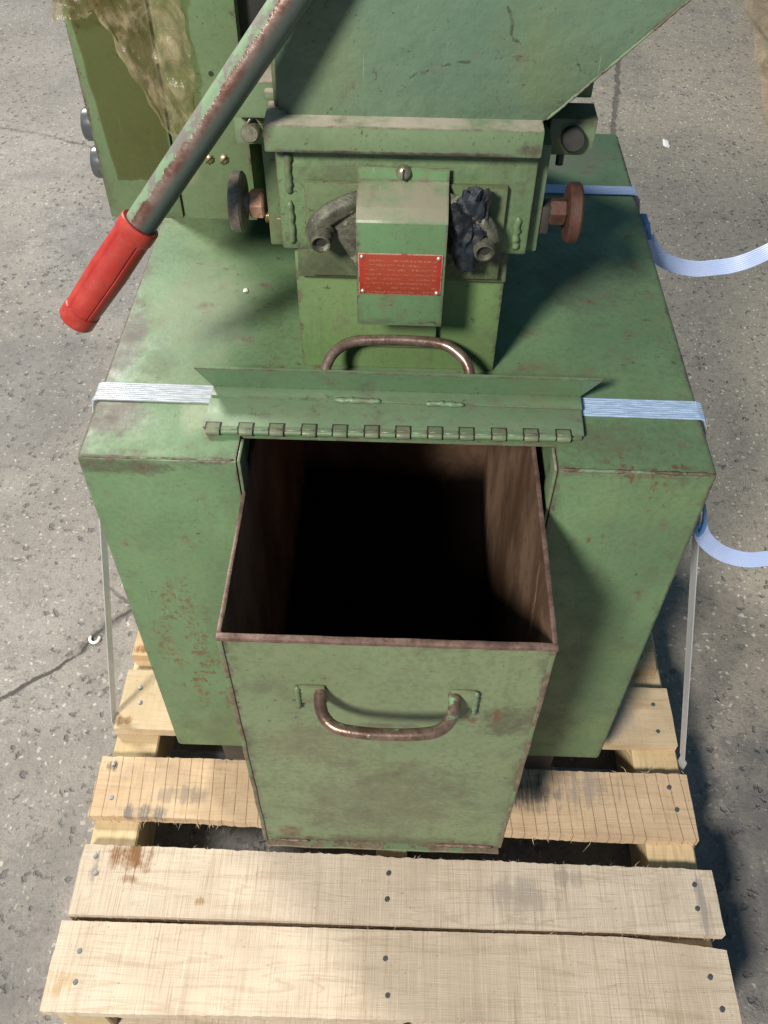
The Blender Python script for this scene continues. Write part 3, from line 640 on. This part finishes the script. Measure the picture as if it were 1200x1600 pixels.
# hopper: front sheet cut diagonally on the right, body behind
hz = 1.01
hop = plate('hopper', [(-.0915, .8215), (.106, .8215), (.1085, .8235), (.140, .853), (.194, .9095), (.285, 1.0), (.285, hz), (-.099, hz), (-.0985, .8265), (-.0955, .8265), (-.0945, .830), (-.0920, .829)],
            'y', .1285, .1325, M['hopper'], mach, bev=.0007)
plate('hopper_side', [(.1335, .832), (.42, .832), (.42, hz), (.1335, hz)], 'x', -.1000, -.0965, M['paint'], hop, bev=.0007)
bm = bmesh.new(); P8 = [(.104, .8235), (.284, 1.0), (.284, hz), (.2805, hz), (.2805, 1.0015), (.1005, .8235)]
prism(bm, P8, 'y', .1335, .42, .0006); link('hopper_side', fin(bm, 'hopper_side'), M['paint'], hop, smooth=35)
box('hopper_back', -.1, .284, .4205, .4240, .83, hz, M['paint'], hop)
weldbead('weld_bead', (.110, .1275, .8245), (.205, .1275, .9195), .0013, M['edge_rust'], hop, 50)
# dusty gusset ledges beside the hopper foot
plate('gusset', [(-.1035, .8237), (-.1035, .872), (-.0995, .884), (-.0995, .8237)], 'y', .140, .150, M['flange'], hop, bev=.001)
box('gusset', -.113, -.101, .150, .21, .8237, .8305, M['flange'], hop, bev=.002)
box('side_block', -.140, -.1045, .158, .215, .8055, .8350, M['flange'], mach, bev=.0015)
box('side_block', -.152, -.113, .215, .25, .845, .900, M['dark'], mach, bev=.002)
box('side_block', .1095, .1540, .1900, .24, .8140, .8400, M['paint'], mach, bev=.0015)
box('side_block', .1095, .1600, .1880, .242, .8405, .8440, M['steel_dark'], mach, bev=.0008)

# hinge ears with bolts either side of the flange
e1 = box('hinge_ear', -.1430, -.1100, .170, .20, .7775, .8055, M['paint'], mach, bev=.001)
turned('bolt', [(0, .012), (.0066, .012), (.0078, .0105), (.0080, 0)], (-.1285, .170, .7905), (0, -1, .15), M['screw'], e1, 20)
turned('washer', [(.0042, .001), (.0042, .0), (.0052, 0), (.0052, .0014), (.0042, .001)], (-.1300, .1655, .8040), (.3, -1, .3), M['screw'], e1, 14)
tube('cotter_pin', [(-.1375, .164, .7880), (-.130, .161, .800), (-.1245, .164, .8045), (-.119, .166, .795), (-.1165, .168, .786)], .0010, M['screw'], e1, n=8)
e2 = plate('hinge_ear', [(.1200, .7745), (.1520, .7745), (.1585, .782), (.1590, .806), (.1200, .806)], 'y', .170, .200, M['paint'], mach, bev=.001)
turned('bolt', [(0, .010), (.0085, .010), (.0098, .0085), (.0100, 0)], (.1400, .170, .7905), (0, -1, .15), M['steel_dark'], e2, 20)
turned('bolt', [(0, .009), (.0035, .009), (.0035, 0)], (.1330, .1735, .7740), (0, -.1, -1), M['steel_dark'], e2, 10)

# adjusting discs with nuts
def hexnut(name, x0, x1, y, z, r, mat, parent):
    bm = bmesh.new()
    lathe(bm, [(0, 0), (r * .86, 0), (r, (x1 - x0) * .12), (r, (x1 - x0) * .88), (r * .86, x1 - x0), (0, x1 - x0)], (x0, y, z), (1, 0, 0), 6)
    return link(name, fin(bm, name), mat, parent)
def disc(x, y, z, mat, sgn):
    d = turned('adjusting_disc', [(0, -.0055), (.0235, -.0055), (.0255, -.0035), (.0255, .0035), (.0235, .0055), (.008, .0055), (.0075, .012), (0, .012)], (x, y, z), (sgn, 0, 0), mat, mach, 40)
    return d
d1 = disc(-.1430, .150, .7355, M['disc'], 1)
hexnut('hex_nut', -.1330, -.1200, .150, .7345, .0125, M['copper'], d1)
tube('threaded_rod', [(-.1200, .148, .724), (-.1040, .148, .724)], .0050, M['brass'], d1, sm=0)
bm = bmesh.new()
for k in range(7): lathe(bm, [(.0048, 0), (.0060, .0006), (.0048, .0012)], (-.1200 + k * .0014, .148, .724), (1, 0, 0), 16)
link('thread', fin(bm, 'thread'), M['brass'], d1)
hexnut('hex_nut', -.1100, -.1040, .1480, .724, .0085, M['copper'], d1)
d2 = disc(.1475, .150, .7330, M['disc_rust_shaded'], -1)
hexnut('hex_nut', .1270, .1420, .150, .734, .0115, M['disc_rust_shaded'], d2)
box('rod_end', .1195, .1275, .142, .158, .716, .742, M['steel_dark'], d2)

# clamp castings: curved arms with bored bosses
for s, bxx, bz in ((-1, -.0672, .7245), (1, .0690, .7200)):
    bm = bmesh.new()
    path = smoothpath([(s * .030, .112, .764), (s * .046, .107, .760), (s * .060, .104, .753), (s * .0705, .102, .744), (s * .0755, .101, .732)], 8)
    sc = [1.0 + .25 * math.sin(i / len(path) * PI) - .15 * i / len(path) for i in range(len(path))]
    prof = [(a * 1.0, b * .34) for a, b in circ(.0072, 18)]
    prof = [(a, b + .0022 * math.exp(-(a / .003) ** 2) * (1 if b > 0 else 0)) for a, b in prof]
    sweep(bm, path, prof, up=(0, -1, .4), scale=sc)
    web = [(s * .034, .766), (s * .058, .756), (s * .0735, .742), (s * .0775, .724), (s * .066, .718), (s * .054, .734), (s * .044, .716), (s * .037, .690)]
    prism(bm, web, 'y', .106, .1185, .002)
    cst = link('clamp_casting', fin(bm, 'clamp_casting'), M['cast'], mach, smooth=50)
    turned('boss', [(.0052, .0), (.0052, .006), (.0068, .0080), (.0084, .0074), (.0096, .002), (.0105, -.016)], (bxx, .0985, bz + .009), (0, -1, -.10), M['cast'], cst, 28)
    turned('bore', [(0, .0), (.0050, .0), (.0068, -.003)], (bxx, .0945, bz + .009), (0, -1, -.10), M['dark'], cst, 20)
    turned('collar', [(.0100, -.002), (.0113, 0), (.0113, .003), (.0100, .005)], (bxx, .1045, bz + .012), (0, -1, -.10), M['cast'], cst, 28)

# bent cover sheet with screw and nameplate
cv = bmesh.new()
out = [(.1190, .7865), (.1190, .7755), (.1155, .7745), (.0950, .7655), (.0865, .7590), (.0850, .7570), (.0850, .6570)]
inn = [(.0865, .6570), (.0865, .7560), (.0880, .7580), (.0960, .7640), (.1165, .7728), (.1205, .7745), (.1205, .7865)]
prism(cv, out + inn, 'x', -.0372, .0372, .0004)
cover = link('cover_sheet', fin(cv, 'cover_sheet'), M['cover'], mach, smooth=25)
sc1 = turned('screw', [(0, .0052), (.003, .0048), (.0055, .0030), (.0064, 0)], (.0000, .1186, .7835), (0, -1, .1), M['screw'], cover, 20)
box('screw_slot', -.0007, .0007, .1128, .1140, .7790, .7880, M['dark'], cover, bev=.0002)
npl = plate('nameplate', [(-.0352, .6905), (-.0348, .6900), (.0338, .6900), (.0345, .6915), (.0348, .7290), (.0340, .7300), (-.0350, .7300), (-.0356, .7292)], 'y', .0838, .08485, M['plate'], mach, bev=.0003)
for rx, rz in ((-.0325, .7270), (.0312, .7268), (-.0320, .6935), (.0312, .6930)):
    turned('rivet', [(0, .0016), (.0010, .0014), (.0018, .0006), (.0020, 0)], (rx, .0838, rz), (0, -1, .1), M['rivet'], npl, 12)

# switch box hanging at the left
eb = box('switch_box', -.2755, -.1375, .2045, .402, .6885, .935, M['ebox'], mach, bev=.001)
box('box_cover', -.2760, -.2075, .1995, .2040, .6880, .936, M['ebox'], eb, bev=.0007)
box('box_cover', -.2055, -.1372, .1995, .2040, .6882, .936, M['ebox'], eb, bev=.0007)
for sx_ in (-.1745, -.1615):
    s_ = turned('screw', [(0, .0026), (.0025, .0024), (.0042, .0010), (.0046, 0)], (sx_, .1995, .7485), (0, -1, .05), M['brass'], eb, 18)
    bm = bmesh.new(); bx(bm, -.0043, .0043, -.0006, .0006, -.0005, .0005, 0, 1, Matrix.Translation((sx_, .1968, .7485)) @ Matrix.Rotation(R(-48), 4, 'Y'))
    link('screw_slot', fin(bm, 'screw_slot'), M['dark'], eb)
turned('screw_hole', [(0, .0002), (.0022, .0002), (.0022, 0)], (-.163, .1994, .823), (0, -1, 0), M['dark'], eb, 14)
for bz in (.7535, .7165):
    pb = turned('push_button', [(.0165, 0), (.0165, .006), (.0150, .007), (.0150, .020), (.0135, .0225), (0, .0225)], (-.2755, .250, bz), (-1, 0, 0), M['black'], eb, 28)
# added blocks behind the gap, left one widened to block the rear lamp
box('added_rear_block', -.284, -.126, .406, .60, H + .001, 1.00, M['dark'], mach, bev=.003)
box('added_rear_block', -.1255, .10, .505, .60, H + .001, .95, M['dark'], mach, bev=.003)

# lever with red grip
P0 = LA - LD * .010
P1 = LA + LD * .275
lev = tube('lever', [P0, P1], .0124, M['lever'], mach, n=40, sm=40)
turned('lever_hub', [(0, 0), (.022, 0), (.024, .002), (.024, .024), (0, .024)], (P1.x + .004, .1275, P1.z + .004), (0, -1, 0), M['paint'], lev, 28)
gl = .1085; g0 = LA + LD * .004
bm = bmesh.new(); n = 96; prof = []
hh = [(0, .0128), (.0, .0152), (.001, .0160), (.0115, .0160), (.0125, .0153), (.014, .0152), (.05, .0158), (.085, .0150), (.0945, .0143), (.0955, .0152), (.1065, .0154), (.1085, .0142), (.1095, .0)]
d = -LD; s = d.orthogonal().normalized(); u = d.cross(s); rings = []
for h_, r_ in hh:
    if r_ == 0: rings.append([bm.verts.new(g0 + d * h_)]); continue
    ring = []
    for i in range(n):
        a = 2 * PI * i / n; k = 1
        if .0125 < h_ < .095: k = 1 - .055 * (math.cos(a * 5 + .6) > .955)
        ring.append(bm.verts.new(g0 + d * h_ + (s * math.cos(a) + u * math.sin(a)) * r_ * k))
    rings.append(ring)
for a_, b_ in zip(rings, rings[1:]):
    for i in range(n):
        j = (i + 1) % n
        if len(b_) == 1: bm.faces.new((a_[i], a_[j], b_[0]))
        else: bm.faces.new((a_[i], a_[j], b_[j], b_[i]))
link('grip', fin(bm, 'grip'), M['red'], lev, smooth=35)

# flap door folded back: hinge leaf, welded door sheet on it, wide panel standing up, handle behind
flap = bmesh.new()
prism(flap, [(-.1795, .0365), (.1735, .0400), (.1755, .0915), (-.1780, .0915)], 'z', .5705, .5730, .0006)
fl = link('hinge_leaf', fin(flap, 'hinge_leaf'), M['flap'], mach, smooth=35)
flap = bmesh.new()
prism(flap, [(-.1775, .0775), (-.064, .0765), (-.060, .0755), (.064, .0745), (.068, .0750), (.1750, .0730), (.1755, .0925), (-.1775, .0925)], 'z', .5732, .5752, .0005)
ds = link('door_sheet', fin(flap, 'door_sheet'), M['flap'], mach, smooth=35)
pn = bmesh.new()
pts = [(-.1775, .5750), (.1755, .5750), (.1905, .6035), (-.1905, .6060)]
vs = []
for dy in (0.0, .0040):
    vs.append([pn.verts.new((x_, .0905 + dy - (z_ - .5750) * .34, z_)) for x_, z_ in pts])
pn.faces.new(vs[0]); pn.faces.new(vs[1][::-1])
for i in range(4): pn.faces.new((vs[0][i], vs[1][i], vs[1][(i + 1) % 4], vs[0][(i + 1) % 4]))
bmesh.ops.bevel(pn, geom=list(pn.edges), offset=.0005, segments=2, affect='EDGES')
pan = link('flap_panel', fin(pn, 'flap_panel'), M['flap'], mach, smooth=35)
weldbead('weld_bead', (-.060, .0760, .5750), (-.015, .0755, .5750), .0030, M['flap'], fl, 14)
weldbead('weld_bead', (.026, .0745, .5750), (.064, .0740, .5750), .0030, M['flap'], fl, 14)
tube('flap_handle', [(-.069, .094, .590), (-.0680, .102, .596), (-.060, .113, .604), (-.043, .1225, .6085), (-.015, .1245, .6100), (.015, .1245, .6100), (.043, .1215, .6085), (.060, .111, .603), (.0670, .102, .596), (.068, .094, .590)], .0052, M['bar'], mach, n=16, sm=6)
# hinge knuckles
M['knuckle'] = paint('knuckle_green', c1=(.12, .17, .10), c2=(.16, .19, .12), dirt=.6, wear=.8)
KX = [-.1695, -.139, -.1105, -.0805, -.052, -.0225, .0065, .0360, .0650, .0950, .1245, .1545]
kb = bmesh.new()
def ky(x): return .0335 + (x + .17) / .34 * .0035
for i, kx in enumerate(KX):
    bm = bmesh.new(); y = ky(kx)
    lathe(bm, [(0, -.0062), (.0033, -.0062), (.0035, -.0057), (.0035, .0057), (.0033, .0062), (0, .0062)], (kx, y, .5700), (1, .01, 0), 16)
    bx(bm, kx - .0062, kx + .0062, y + .001, y + .0085, .5728, .5738, .0003, 1)
    k_ = link('hinge_knuckle', fin(bm, 'hinge_knuckle'), M['knuckle'], mach, smooth=40)
    bm = bmesh.new(); bx(bm, kx - .0075, kx + .0075, y - .0008, y + .0098, .5726, .5733)
    link('notch_shade', fin(bm, 'notch_shade'), M['dark'], k_)  # dark slab in place of a cut notch, its shade put into the colour
xs = [-.1795] + [v for kx in KX for v in (kx - .0072, kx + .0072)] + [.1735]
bm = bmesh.new()
for a, b in zip(xs[1::1], xs[2::1]):
    pass
for i in range(len(KX) - 1):
    a = KX[i] + .0075; b = KX[i + 1] - .0075; y = ky((a + b) / 2)
    lathe(bm, [(0, 0), (.0030, 0), (.0030, b - a), (0, b - a)], (a, y + .0008, .5698), (1, .01, 0), 16)
    bx(bm, a, b, y, y + .005, .5700, .5734, .0006, 1)
link('leaf_roll', fin(bm, 'leaf_roll'), M['flap'], fl, smooth=40)
box('hinge_base', -.176, .172, .0385, .075, .5665, .5700, M['paint'], mach, bev=.0004)

# ------------------------------------------------------------------ pulled-out bin
X0, X1, Y0, Y1, Z0, Z1 = -.1415, .1365, -.157, .40, .081, .5215
bin_ = root('collecting_bin', (-.0025, .1, .06), 'tall open green steel bin with rusty rim and rod handle pulled out of the cabinet', 'bin')
bm = bmesh.new(); T = .0018
def quad(a, b, c, d, mi):
    f = bm.faces.new([bm.verts.new(p) for p in (a, b, c, d)]); f.material_index = mi
def wall(x0, x1, y0, y1, z0_, z1, inside):
    vs_ = bx(bm, x0, x1, y0, y1, z0_, z1)
    for f in {f for v in vs_ for f in v.link_faces}:
        c = f.calc_center_median(); n_ = f.normal
        bm.normal_update()
        f.material_index = 1 if inside(f) else 0
mid_ = Vector((0, .1, .3))
wall(X0, X1, Y0, Y0 + T, Z0, Z1, lambda f: f.calc_center_median().y > Y0 + T * .9)
wall(X0, X1, Y1 - T, Y1, Z0, Z1, lambda f: f.calc_center_median().y < Y1 - T * .9)
wall(X0, X0 + T, Y0 + T, Y1 - T, Z0, Z1, lambda f: f.calc_center_median().x > X0 + T * .9)
wall(X1 - T, X1, Y0 + T, Y1 - T, Z0, Z1, lambda f: f.calc_center_median().x < X1 - T * .9)
wall(X0 + T, X1 - T, Y0 + T, Y1 - T, Z0, Z0 + T, lambda f: f.calc_center_median().z > Z0 + T * .9)
bmesh.ops.recalc_face_normals(bm, faces=bm.faces)
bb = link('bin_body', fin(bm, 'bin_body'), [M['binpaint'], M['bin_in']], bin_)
bm = bmesh.new(); g = .0022
rimpts = [(X0 - .002, Y0 - .003), (X1 + .002, Y0 - .003), (X1 + .002, Y1 + .002), (X0 - .002, Y1 + .002)]
for (x0, x1, y0, y1) in ((X0 - .002, X1 + .0025, Y0 - .0035, Y0 + .0025), (X0 - .002, X0 + .002, Y0 + .0027, Y1), (X1 - .002, X1 + .0025, Y0 + .0027, Y1), (X0, X1, Y1 + .0002, Y1 + .004)):
    vv = bx(bm, x0, x1, y0, y1, Z1 - .0045, Z1 + .0008, .0012, 2)
es = [e for e in bm.edges if e.calc_length() > .15]
bmesh.ops.subdivide_edges(bm, edges=es, cuts=50)
for v in bm.verts: v.co += Vector((noise.noise((v.co.y * 30, 1, v.co.z * 9)), noise.noise((v.co.x * 30, 4, 0)), noise.noise((v.co.x * 40, v.co.y * 40, 3)))) * .0007
link('bin_rim', fin(bm, 'bin_rim'), M['rim'], bin_, smooth=40)
for xx in (X0, X1):   # seam strips where front sheet is folded round the sides
    bm = bmesh.new(); bx(bm, xx - .0022, xx + .0022, Y0 - .0014, Y0 + .004, Z0 + .001, Z1 - .005, .0008, 2)
    bmesh.ops.subdivide_edges(bm, edges=[e for e in bm.edges if e.calc_length() > .2], cuts=40)
    for v in bm.verts: v.co.x += noise.noise((v.co.z * 25, xx * 50, 0)) * .0008
    link('seam_strip', fin(bm, 'seam_strip'), M['binseam'], bin_, smooth=40)
bm = bmesh.new(); bx(bm, X0 + .001, X1 - .001, Y0 - .008, Y0 + .002, Z0 - .0015, Z0 + .0015, .0006, 1)
bmesh.ops.subdivide_edges(bm, edges=[e for e in bm.edges if e.calc_length() > .15], cuts=40)
for v in bm.verts: v.co.z += noise.noise((v.co.x * 22, 8, 0)) * .0012; v.co.y += noise.noise((v.co.x * 30, 3, 0)) * .001
link('bottom_lip', fin(bm, 'bottom_lip'), M['binseam'], bin_, smooth=40)
weldbead('weld_bead', (.06, Y0 - .001, Z0 + .004), (.128, Y0 - .001, Z0 + .003), .0028, M['rim'], bin_, 20)
weldbead('weld_bead', (-.125, Y0 - .001, Z0 + .004), (-.09, Y0 - .001, Z0 + .003), .0024, M['rim'], bin_, 12)
for sgn, xi, xo in ((-1, -.0565, -.0800), (1, .0555, .0775)):
    box('handle_plate', min(xi, xo), max(xi, xo), Y0 - .0030, Y0 - .0002, .4180, .4470, M['binpaint'], bin_, bev=.0008)
    weldbead('weld_bead', (xo + sgn * .001, Y0 - .0025, .4465), (xo + sgn * .0012, Y0 - .0025, .4080), .0030, M['flap'], bin_, 14)
tube('handle', [(-.0600, -.1575, .4395), (-.0605, -.168, .4370), (-.0560, -.1815, .4340), (-.0440, -.1910, .4320), (-.022, -.1945, .4315), (0, -.195, .4310), (.022, -.1945, .4315), (.0430, -.1910, .4320), (.0545, -.1815, .4340), (.0590, -.168, .4370), (.0585, -.1575, .4395)],
     .0056, M['rod'], bin_, n=18, sm=6)

# ------------------------------------------------------------------ strapping bands
def strap_prof(w_, th=.0010, ribs=9):
    n = ribs * 6; top = []; bot = []
    for i in range(n + 1):
        a = -w_ / 2 + w_ * i / n
        top.append((a, th / 2 + .00045 * abs(math.sin(PI * ribs * i / n)))); bot.append((a, -th / 2))
    return top + bot[::-1]
def ribbon(name, pts, w_, mat, parent, up=(0, 0, 1), ribs=9, fixed=True, sm=0, th=.0010):
    bm = bmesh.new(); path = smoothpath(pts, sm) if sm else [Vector(p) for p in pts]
    sweep(bm, path, strap_prof(w_, th, ribs), up=up, fixed=fixed)
    return link(name, fin(bm, name), mat, parent, smooth=30)
sA = root('strapping_band', (0, .08, -.17), 'white ribbed strapping band across the cabinet front edge, passing under the flap', 'strap')
zt = H + .0012
ribbon('band', [(-.2935, .0885, H - .006), (-.2915, .0885, zt - .0012), (-.288, .0885, zt), (0, .0865, zt), (.2879, .0842, zt)], .0255, M['strap'], sA)
ribbon('band', [(.288, .0842, zt + .0001), (.2925, .0842, zt - .0015), (.2945, .0842, H - .006)], .0255, M['strap'], sA)
def side(x0, z0_, x1, z1, y0, y1, name, par, w_=.017, mat='strap_e'):
    # a side run: the band is narrow seen edge-on and stands away from the cabinet towards the pallet edge
    bm = bmesh.new(); a = Vector((x0, y0, z0_)); b = Vector((x1, y1, z1)); th = .0012
    path = [a.lerp(b, i / 12) for i in range(13)]
    sweep(bm, path, [(w_ / 2, -th / 2), (w_ / 2, th / 2), (-w_ / 2, th / 2), (-w_ / 2, -th / 2)], up=(1 if x0 > 0 else -1, .16, .2), fixed=True)
    return link(name, fin(bm, name), M[mat], par)
side(-.2938, H - .004, -.4055, -.049, .0885, .068, 'band', sA)
side(.2948, H - .004, .4225, -.049, .0842, .030, 'band', sA)
side(-.4060, -.050, -.4065, -.1785, .068, .068, 'band', sA); side(.4260, -.050, .4265, -.1785, .030, .030, 'band', sA)
ribbon('band', [(-.4065, .072, -.1788), (.4265, .060, -.1788)], .018, M['strap'], sA)
# buckle loop and free tail on the right
bk = bmesh.new()
for k, (ox, oy) in enumerate(((-.004, 0),)):
    path = smoothpath([(.309 + ox, .058 + oy, .480), (.314 + ox, .056 + oy, .462), (.318 + ox, .056 + oy, .440), (.327 + ox, .056 + oy, .418), (.329 + ox, .058 + oy, .436), (.322 + ox, .062 + oy, .462), (.311 + ox, .064 + oy, .485)], 5)
    sweep(bk, path, [(.0015, -.0035), (.0015, .0035), (-.0015, .0035), (-.0015, -.0035)], up=(0, 1, 0), fixed=True)
link('buckle', fin(bk, 'buckle'), M['buckle'], sA, smooth=40)
def tail(pts, w_, parent, mat, up):
    bm = bmesh.new(); path = smoothpath(pts, 8)
    path = [p + Vector((0, noise.noise((p.x * 30, 2, w_)) * .0022, noise.noise((p.x * 26, 7, w_)) * .0016)) for p in path]
    sweep(bm, path, strap_prof(w_, .0009, 8), up=up, fixed=True)
    return link('tail', fin(bm, 'tail'), M[mat], parent, smooth=60)
tail([(.322, .060, .428), (.332, .060, .408), (.349, .060, .390), (.370, .060, .3775), (.393, .060, .372), (.415, .060, .3735), (.45, .058, .380), (.50, .06, .40)], .0175, sA, 'strap_b', (0, -.75, 1) if 0 else (0, -1, .75))
sB = root('strapping_band', (0, .49, -.17), 'pale bluish strapping band across the rear of the cabinet behind the hopper', 'strap')
ribbon('band', [(-.292, .492, H - .005), (-.289, .492, zt), (0, .492, zt), (.288, .4905, zt), (.2915, .4905, zt - .001), (.2945, .4905, H - .008)], .0200, M['strap_b'], sB, ribs=6)
side(-.2938, H - .004, -.4055, -.049, .492, .47, 'band', sB); side(.2948, H - .006, .4225, -.049, .4905, .47, 'band', sB)
tail([(.302, .455, .545), (.305, .452, .535), (.309, .450, .523)], .012, sB, 'buckle', (0, -1, .8))
tail([(.315, .470, .512), (.332, .470, .490), (.350, .470, .4795), (.378, .470, .472), (.408, .470, .4715), (.440, .470, .480), (.476, .470, .5015), (.52, .47, .545)], .0200, sB, 'strap_b', (0, -1, .75))
box('buckle', .299, .308, .452, .478, .520, .545, M['buckle'], sB, bev=.002)

# ------------------------------------------------------------------ plastics lying about
def film(name, outline, mat, n=46, amp=.004, seed=0, y=.197, lift=None, parent=None, rag=.004):
    """wrinkled sheet: outline is a 4-sided patch of (x,y,z) corners bl, br, tr, tl"""
    bm = bmesh.new(); bl, br, tr, tl = [Vector(p) for p in outline]; G = []
    for i in range(n + 1):
        row = []
        for j in range(n + 1):
            u = i / n; v = j / n
            p = bl.lerp(br, u).lerp(tl.lerp(tr, u), v)
            q = noise.noise((p.x * 60 + p.z * 35, seed, p.z * 18)); q2 = noise.noise((p.x * 160, seed + 4, p.z * 90))
            edge = 0.0 if 2 < i < n - 2 and 2 < j < n - 2 else 1
            q = (1 - abs(q) * 3.2) if mat is M['amber'] else q
            p = p + Vector((edge * noise.noise((v * 9, u * 9, seed)) * rag, -abs(q) * amp - abs(q2) * amp * .35, edge * noise.noise((u * 11, v * 7, seed + 2)) * rag))
            if lift: p = lift(p, u, v)
            row.append(bm.verts.new(p))
        G.append(row)
    for i in range(n):
        for j in range(n): bm.faces.new((G[i][j], G[i + 1][j], G[i + 1][j + 1], G[i][j + 1]))
    return link(name, fin(bm, name), mat, parent, smooth=True)
o = film('adhesive_tape', [(-.2620, .1985, .7260), (-.2100, .1985, .7290), (-.2090, .1985, .905), (-.2730, .1985, .905)], M['tape'], amp=.0005, seed=3, rag=.0015)
tag(o, 'flat olive adhesive film stuck on the left cover of the switch box', 'tape')
o = film('plastic_film', [(-.205, .1965, .772), (-.176, .1965, .772), (-.178, .1965, .915), (-.262, .1965, .905)], M['amber'], amp=.0055, seed=11)
tag(o, 'crumpled amber film hanging over the switch box seam behind the lever', 'plastic film')
bm = None
o = film('plastic_film', [(-.280, .193, .868), (-.252, .190, .868), (-.222, .193, .905), (-.272, .193, .905)], M['amber'], amp=.007, seed=21, n=24)
tag(o, 'folded amber film flap at the top left corner of the switch box', 'plastic film')

# crumpled dark blue film stuffed beside the cover
bm = bmesh.new(); bmesh.ops.create_icosphere(bm, subdivisions=5, radius=1)
for v in bm.verts:
    p = v.co.copy(); r_ = 1 + .5 * noise.noise(p * 1.4) + .22 * (1 - 3 * abs(noise.noise(p * 2.3))) + .07 * (1 - 3 * abs(noise.noise(p * 6)))
    v.co = Vector((.0570 + p.x * .0175 * r_, .1075 + p.y * .011 * r_, .7420 + p.z * .029 * r_))
    v.co.x += (v.co.z - .745) * .10; v.co.x = max(v.co.x, .0385)
o = link('crumpled_film', fin(bm, 'crumpled_film'), M['bluefilm'], smooth=50)
tag(o, 'crumpled dark blue plastic stuffed between the cover sheet and right clamp', 'plastic film')

o = film('plastic_film', [(1.10, 2.10, -.16), (1.45, 2.05, -.14), (1.60, 3.5, -.1), (1.33, 3.5, -.15)], M['clear'], amp=.010, seed=31, n=50,
         lift=lambda p, u, v: p + Vector((0, 0, .06 * abs(noise.noise((p.x * 14, p.y * 3, 1))) + .05 * u)))
tag(o, 'wrinkled translucent film on the floor at the right edge of the view', 'plastic film')

# little litter
bm = bmesh.new()
path = [Vector((-.516 + .008 * math.cos(a), .281 + .009 * math.sin(a), -.1765)) for a in [R(d_) for d_ in range(150, 400, 14)]]
sweep(bm, path, circ(.0028, 8), scale=[.5] + [1] * (len(path) - 2) + [.4])
tag(link('plastic_clip', fin(bm, 'plastic_clip'), M['white'], smooth=True), 'small white crescent shaped clip lying by the crack in the floor', 'clip')
def chip(name, loc, size, mat, label, seed):
    bm = bmesh.new(); bmesh.ops.create_icosphere(bm, subdivisions=2, radius=1)
    for v in bm.verts:
        k = 1 + .5 * noise.noise(v.co * 1.7 + Vector((seed, 0, 0)))
        v.co = Vector((loc[0] + v.co.x * size[0] * k, loc[1] + v.co.y * size[1] * k, loc[2] + v.co.z * size[2] * k))
    return tag(link(name, fin(bm, name), M[mat], smooth=25), label, 'scrap')
chip('paper_scrap', (-.1695, .2585, .5675), (.0024, .0032, .0012), 'white', 'tiny white crumb on the cabinet top left of the chute column', 2)
chip('paper_scrap', (.800, 2.137, -.1780), (.009, .030, .003), 'white', 'small white scrap on the floor beyond the cabinet at the upper right', 5)
# loose stone grit on the floor
bm = bmesh.new(); rnd = random.Random(5)
for k in range(1500):
    x = rnd.uniform(-1.6, 1.6); y = rnd.uniform(-.6, 3.4)
    r_ = rnd.choice([.0007, .001, .0014, .002]); mtx = Matrix.Translation((x, y, -.18 + r_ * .4)) @ Matrix.Rotation(rnd.uniform(0, 6), 4, 'Z') @ Matrix.Diagonal((r_ * rnd.uniform(.7, 1.6), r_, r_ * .7, 1))
    bmesh.ops.create_icosphere(bm, subdivisions=1, radius=1, matrix=mtx)
t = NT('grit'); M['grit'] = t.done(t.mix(t.noise(3, 2), (.12, .115, .11), (.5, .48, .44)), .8)
link('floor_grit', fin(bm, 'floor_grit'), M['grit'], kind='stuff', label='fine stone grit scattered on the concrete floor')
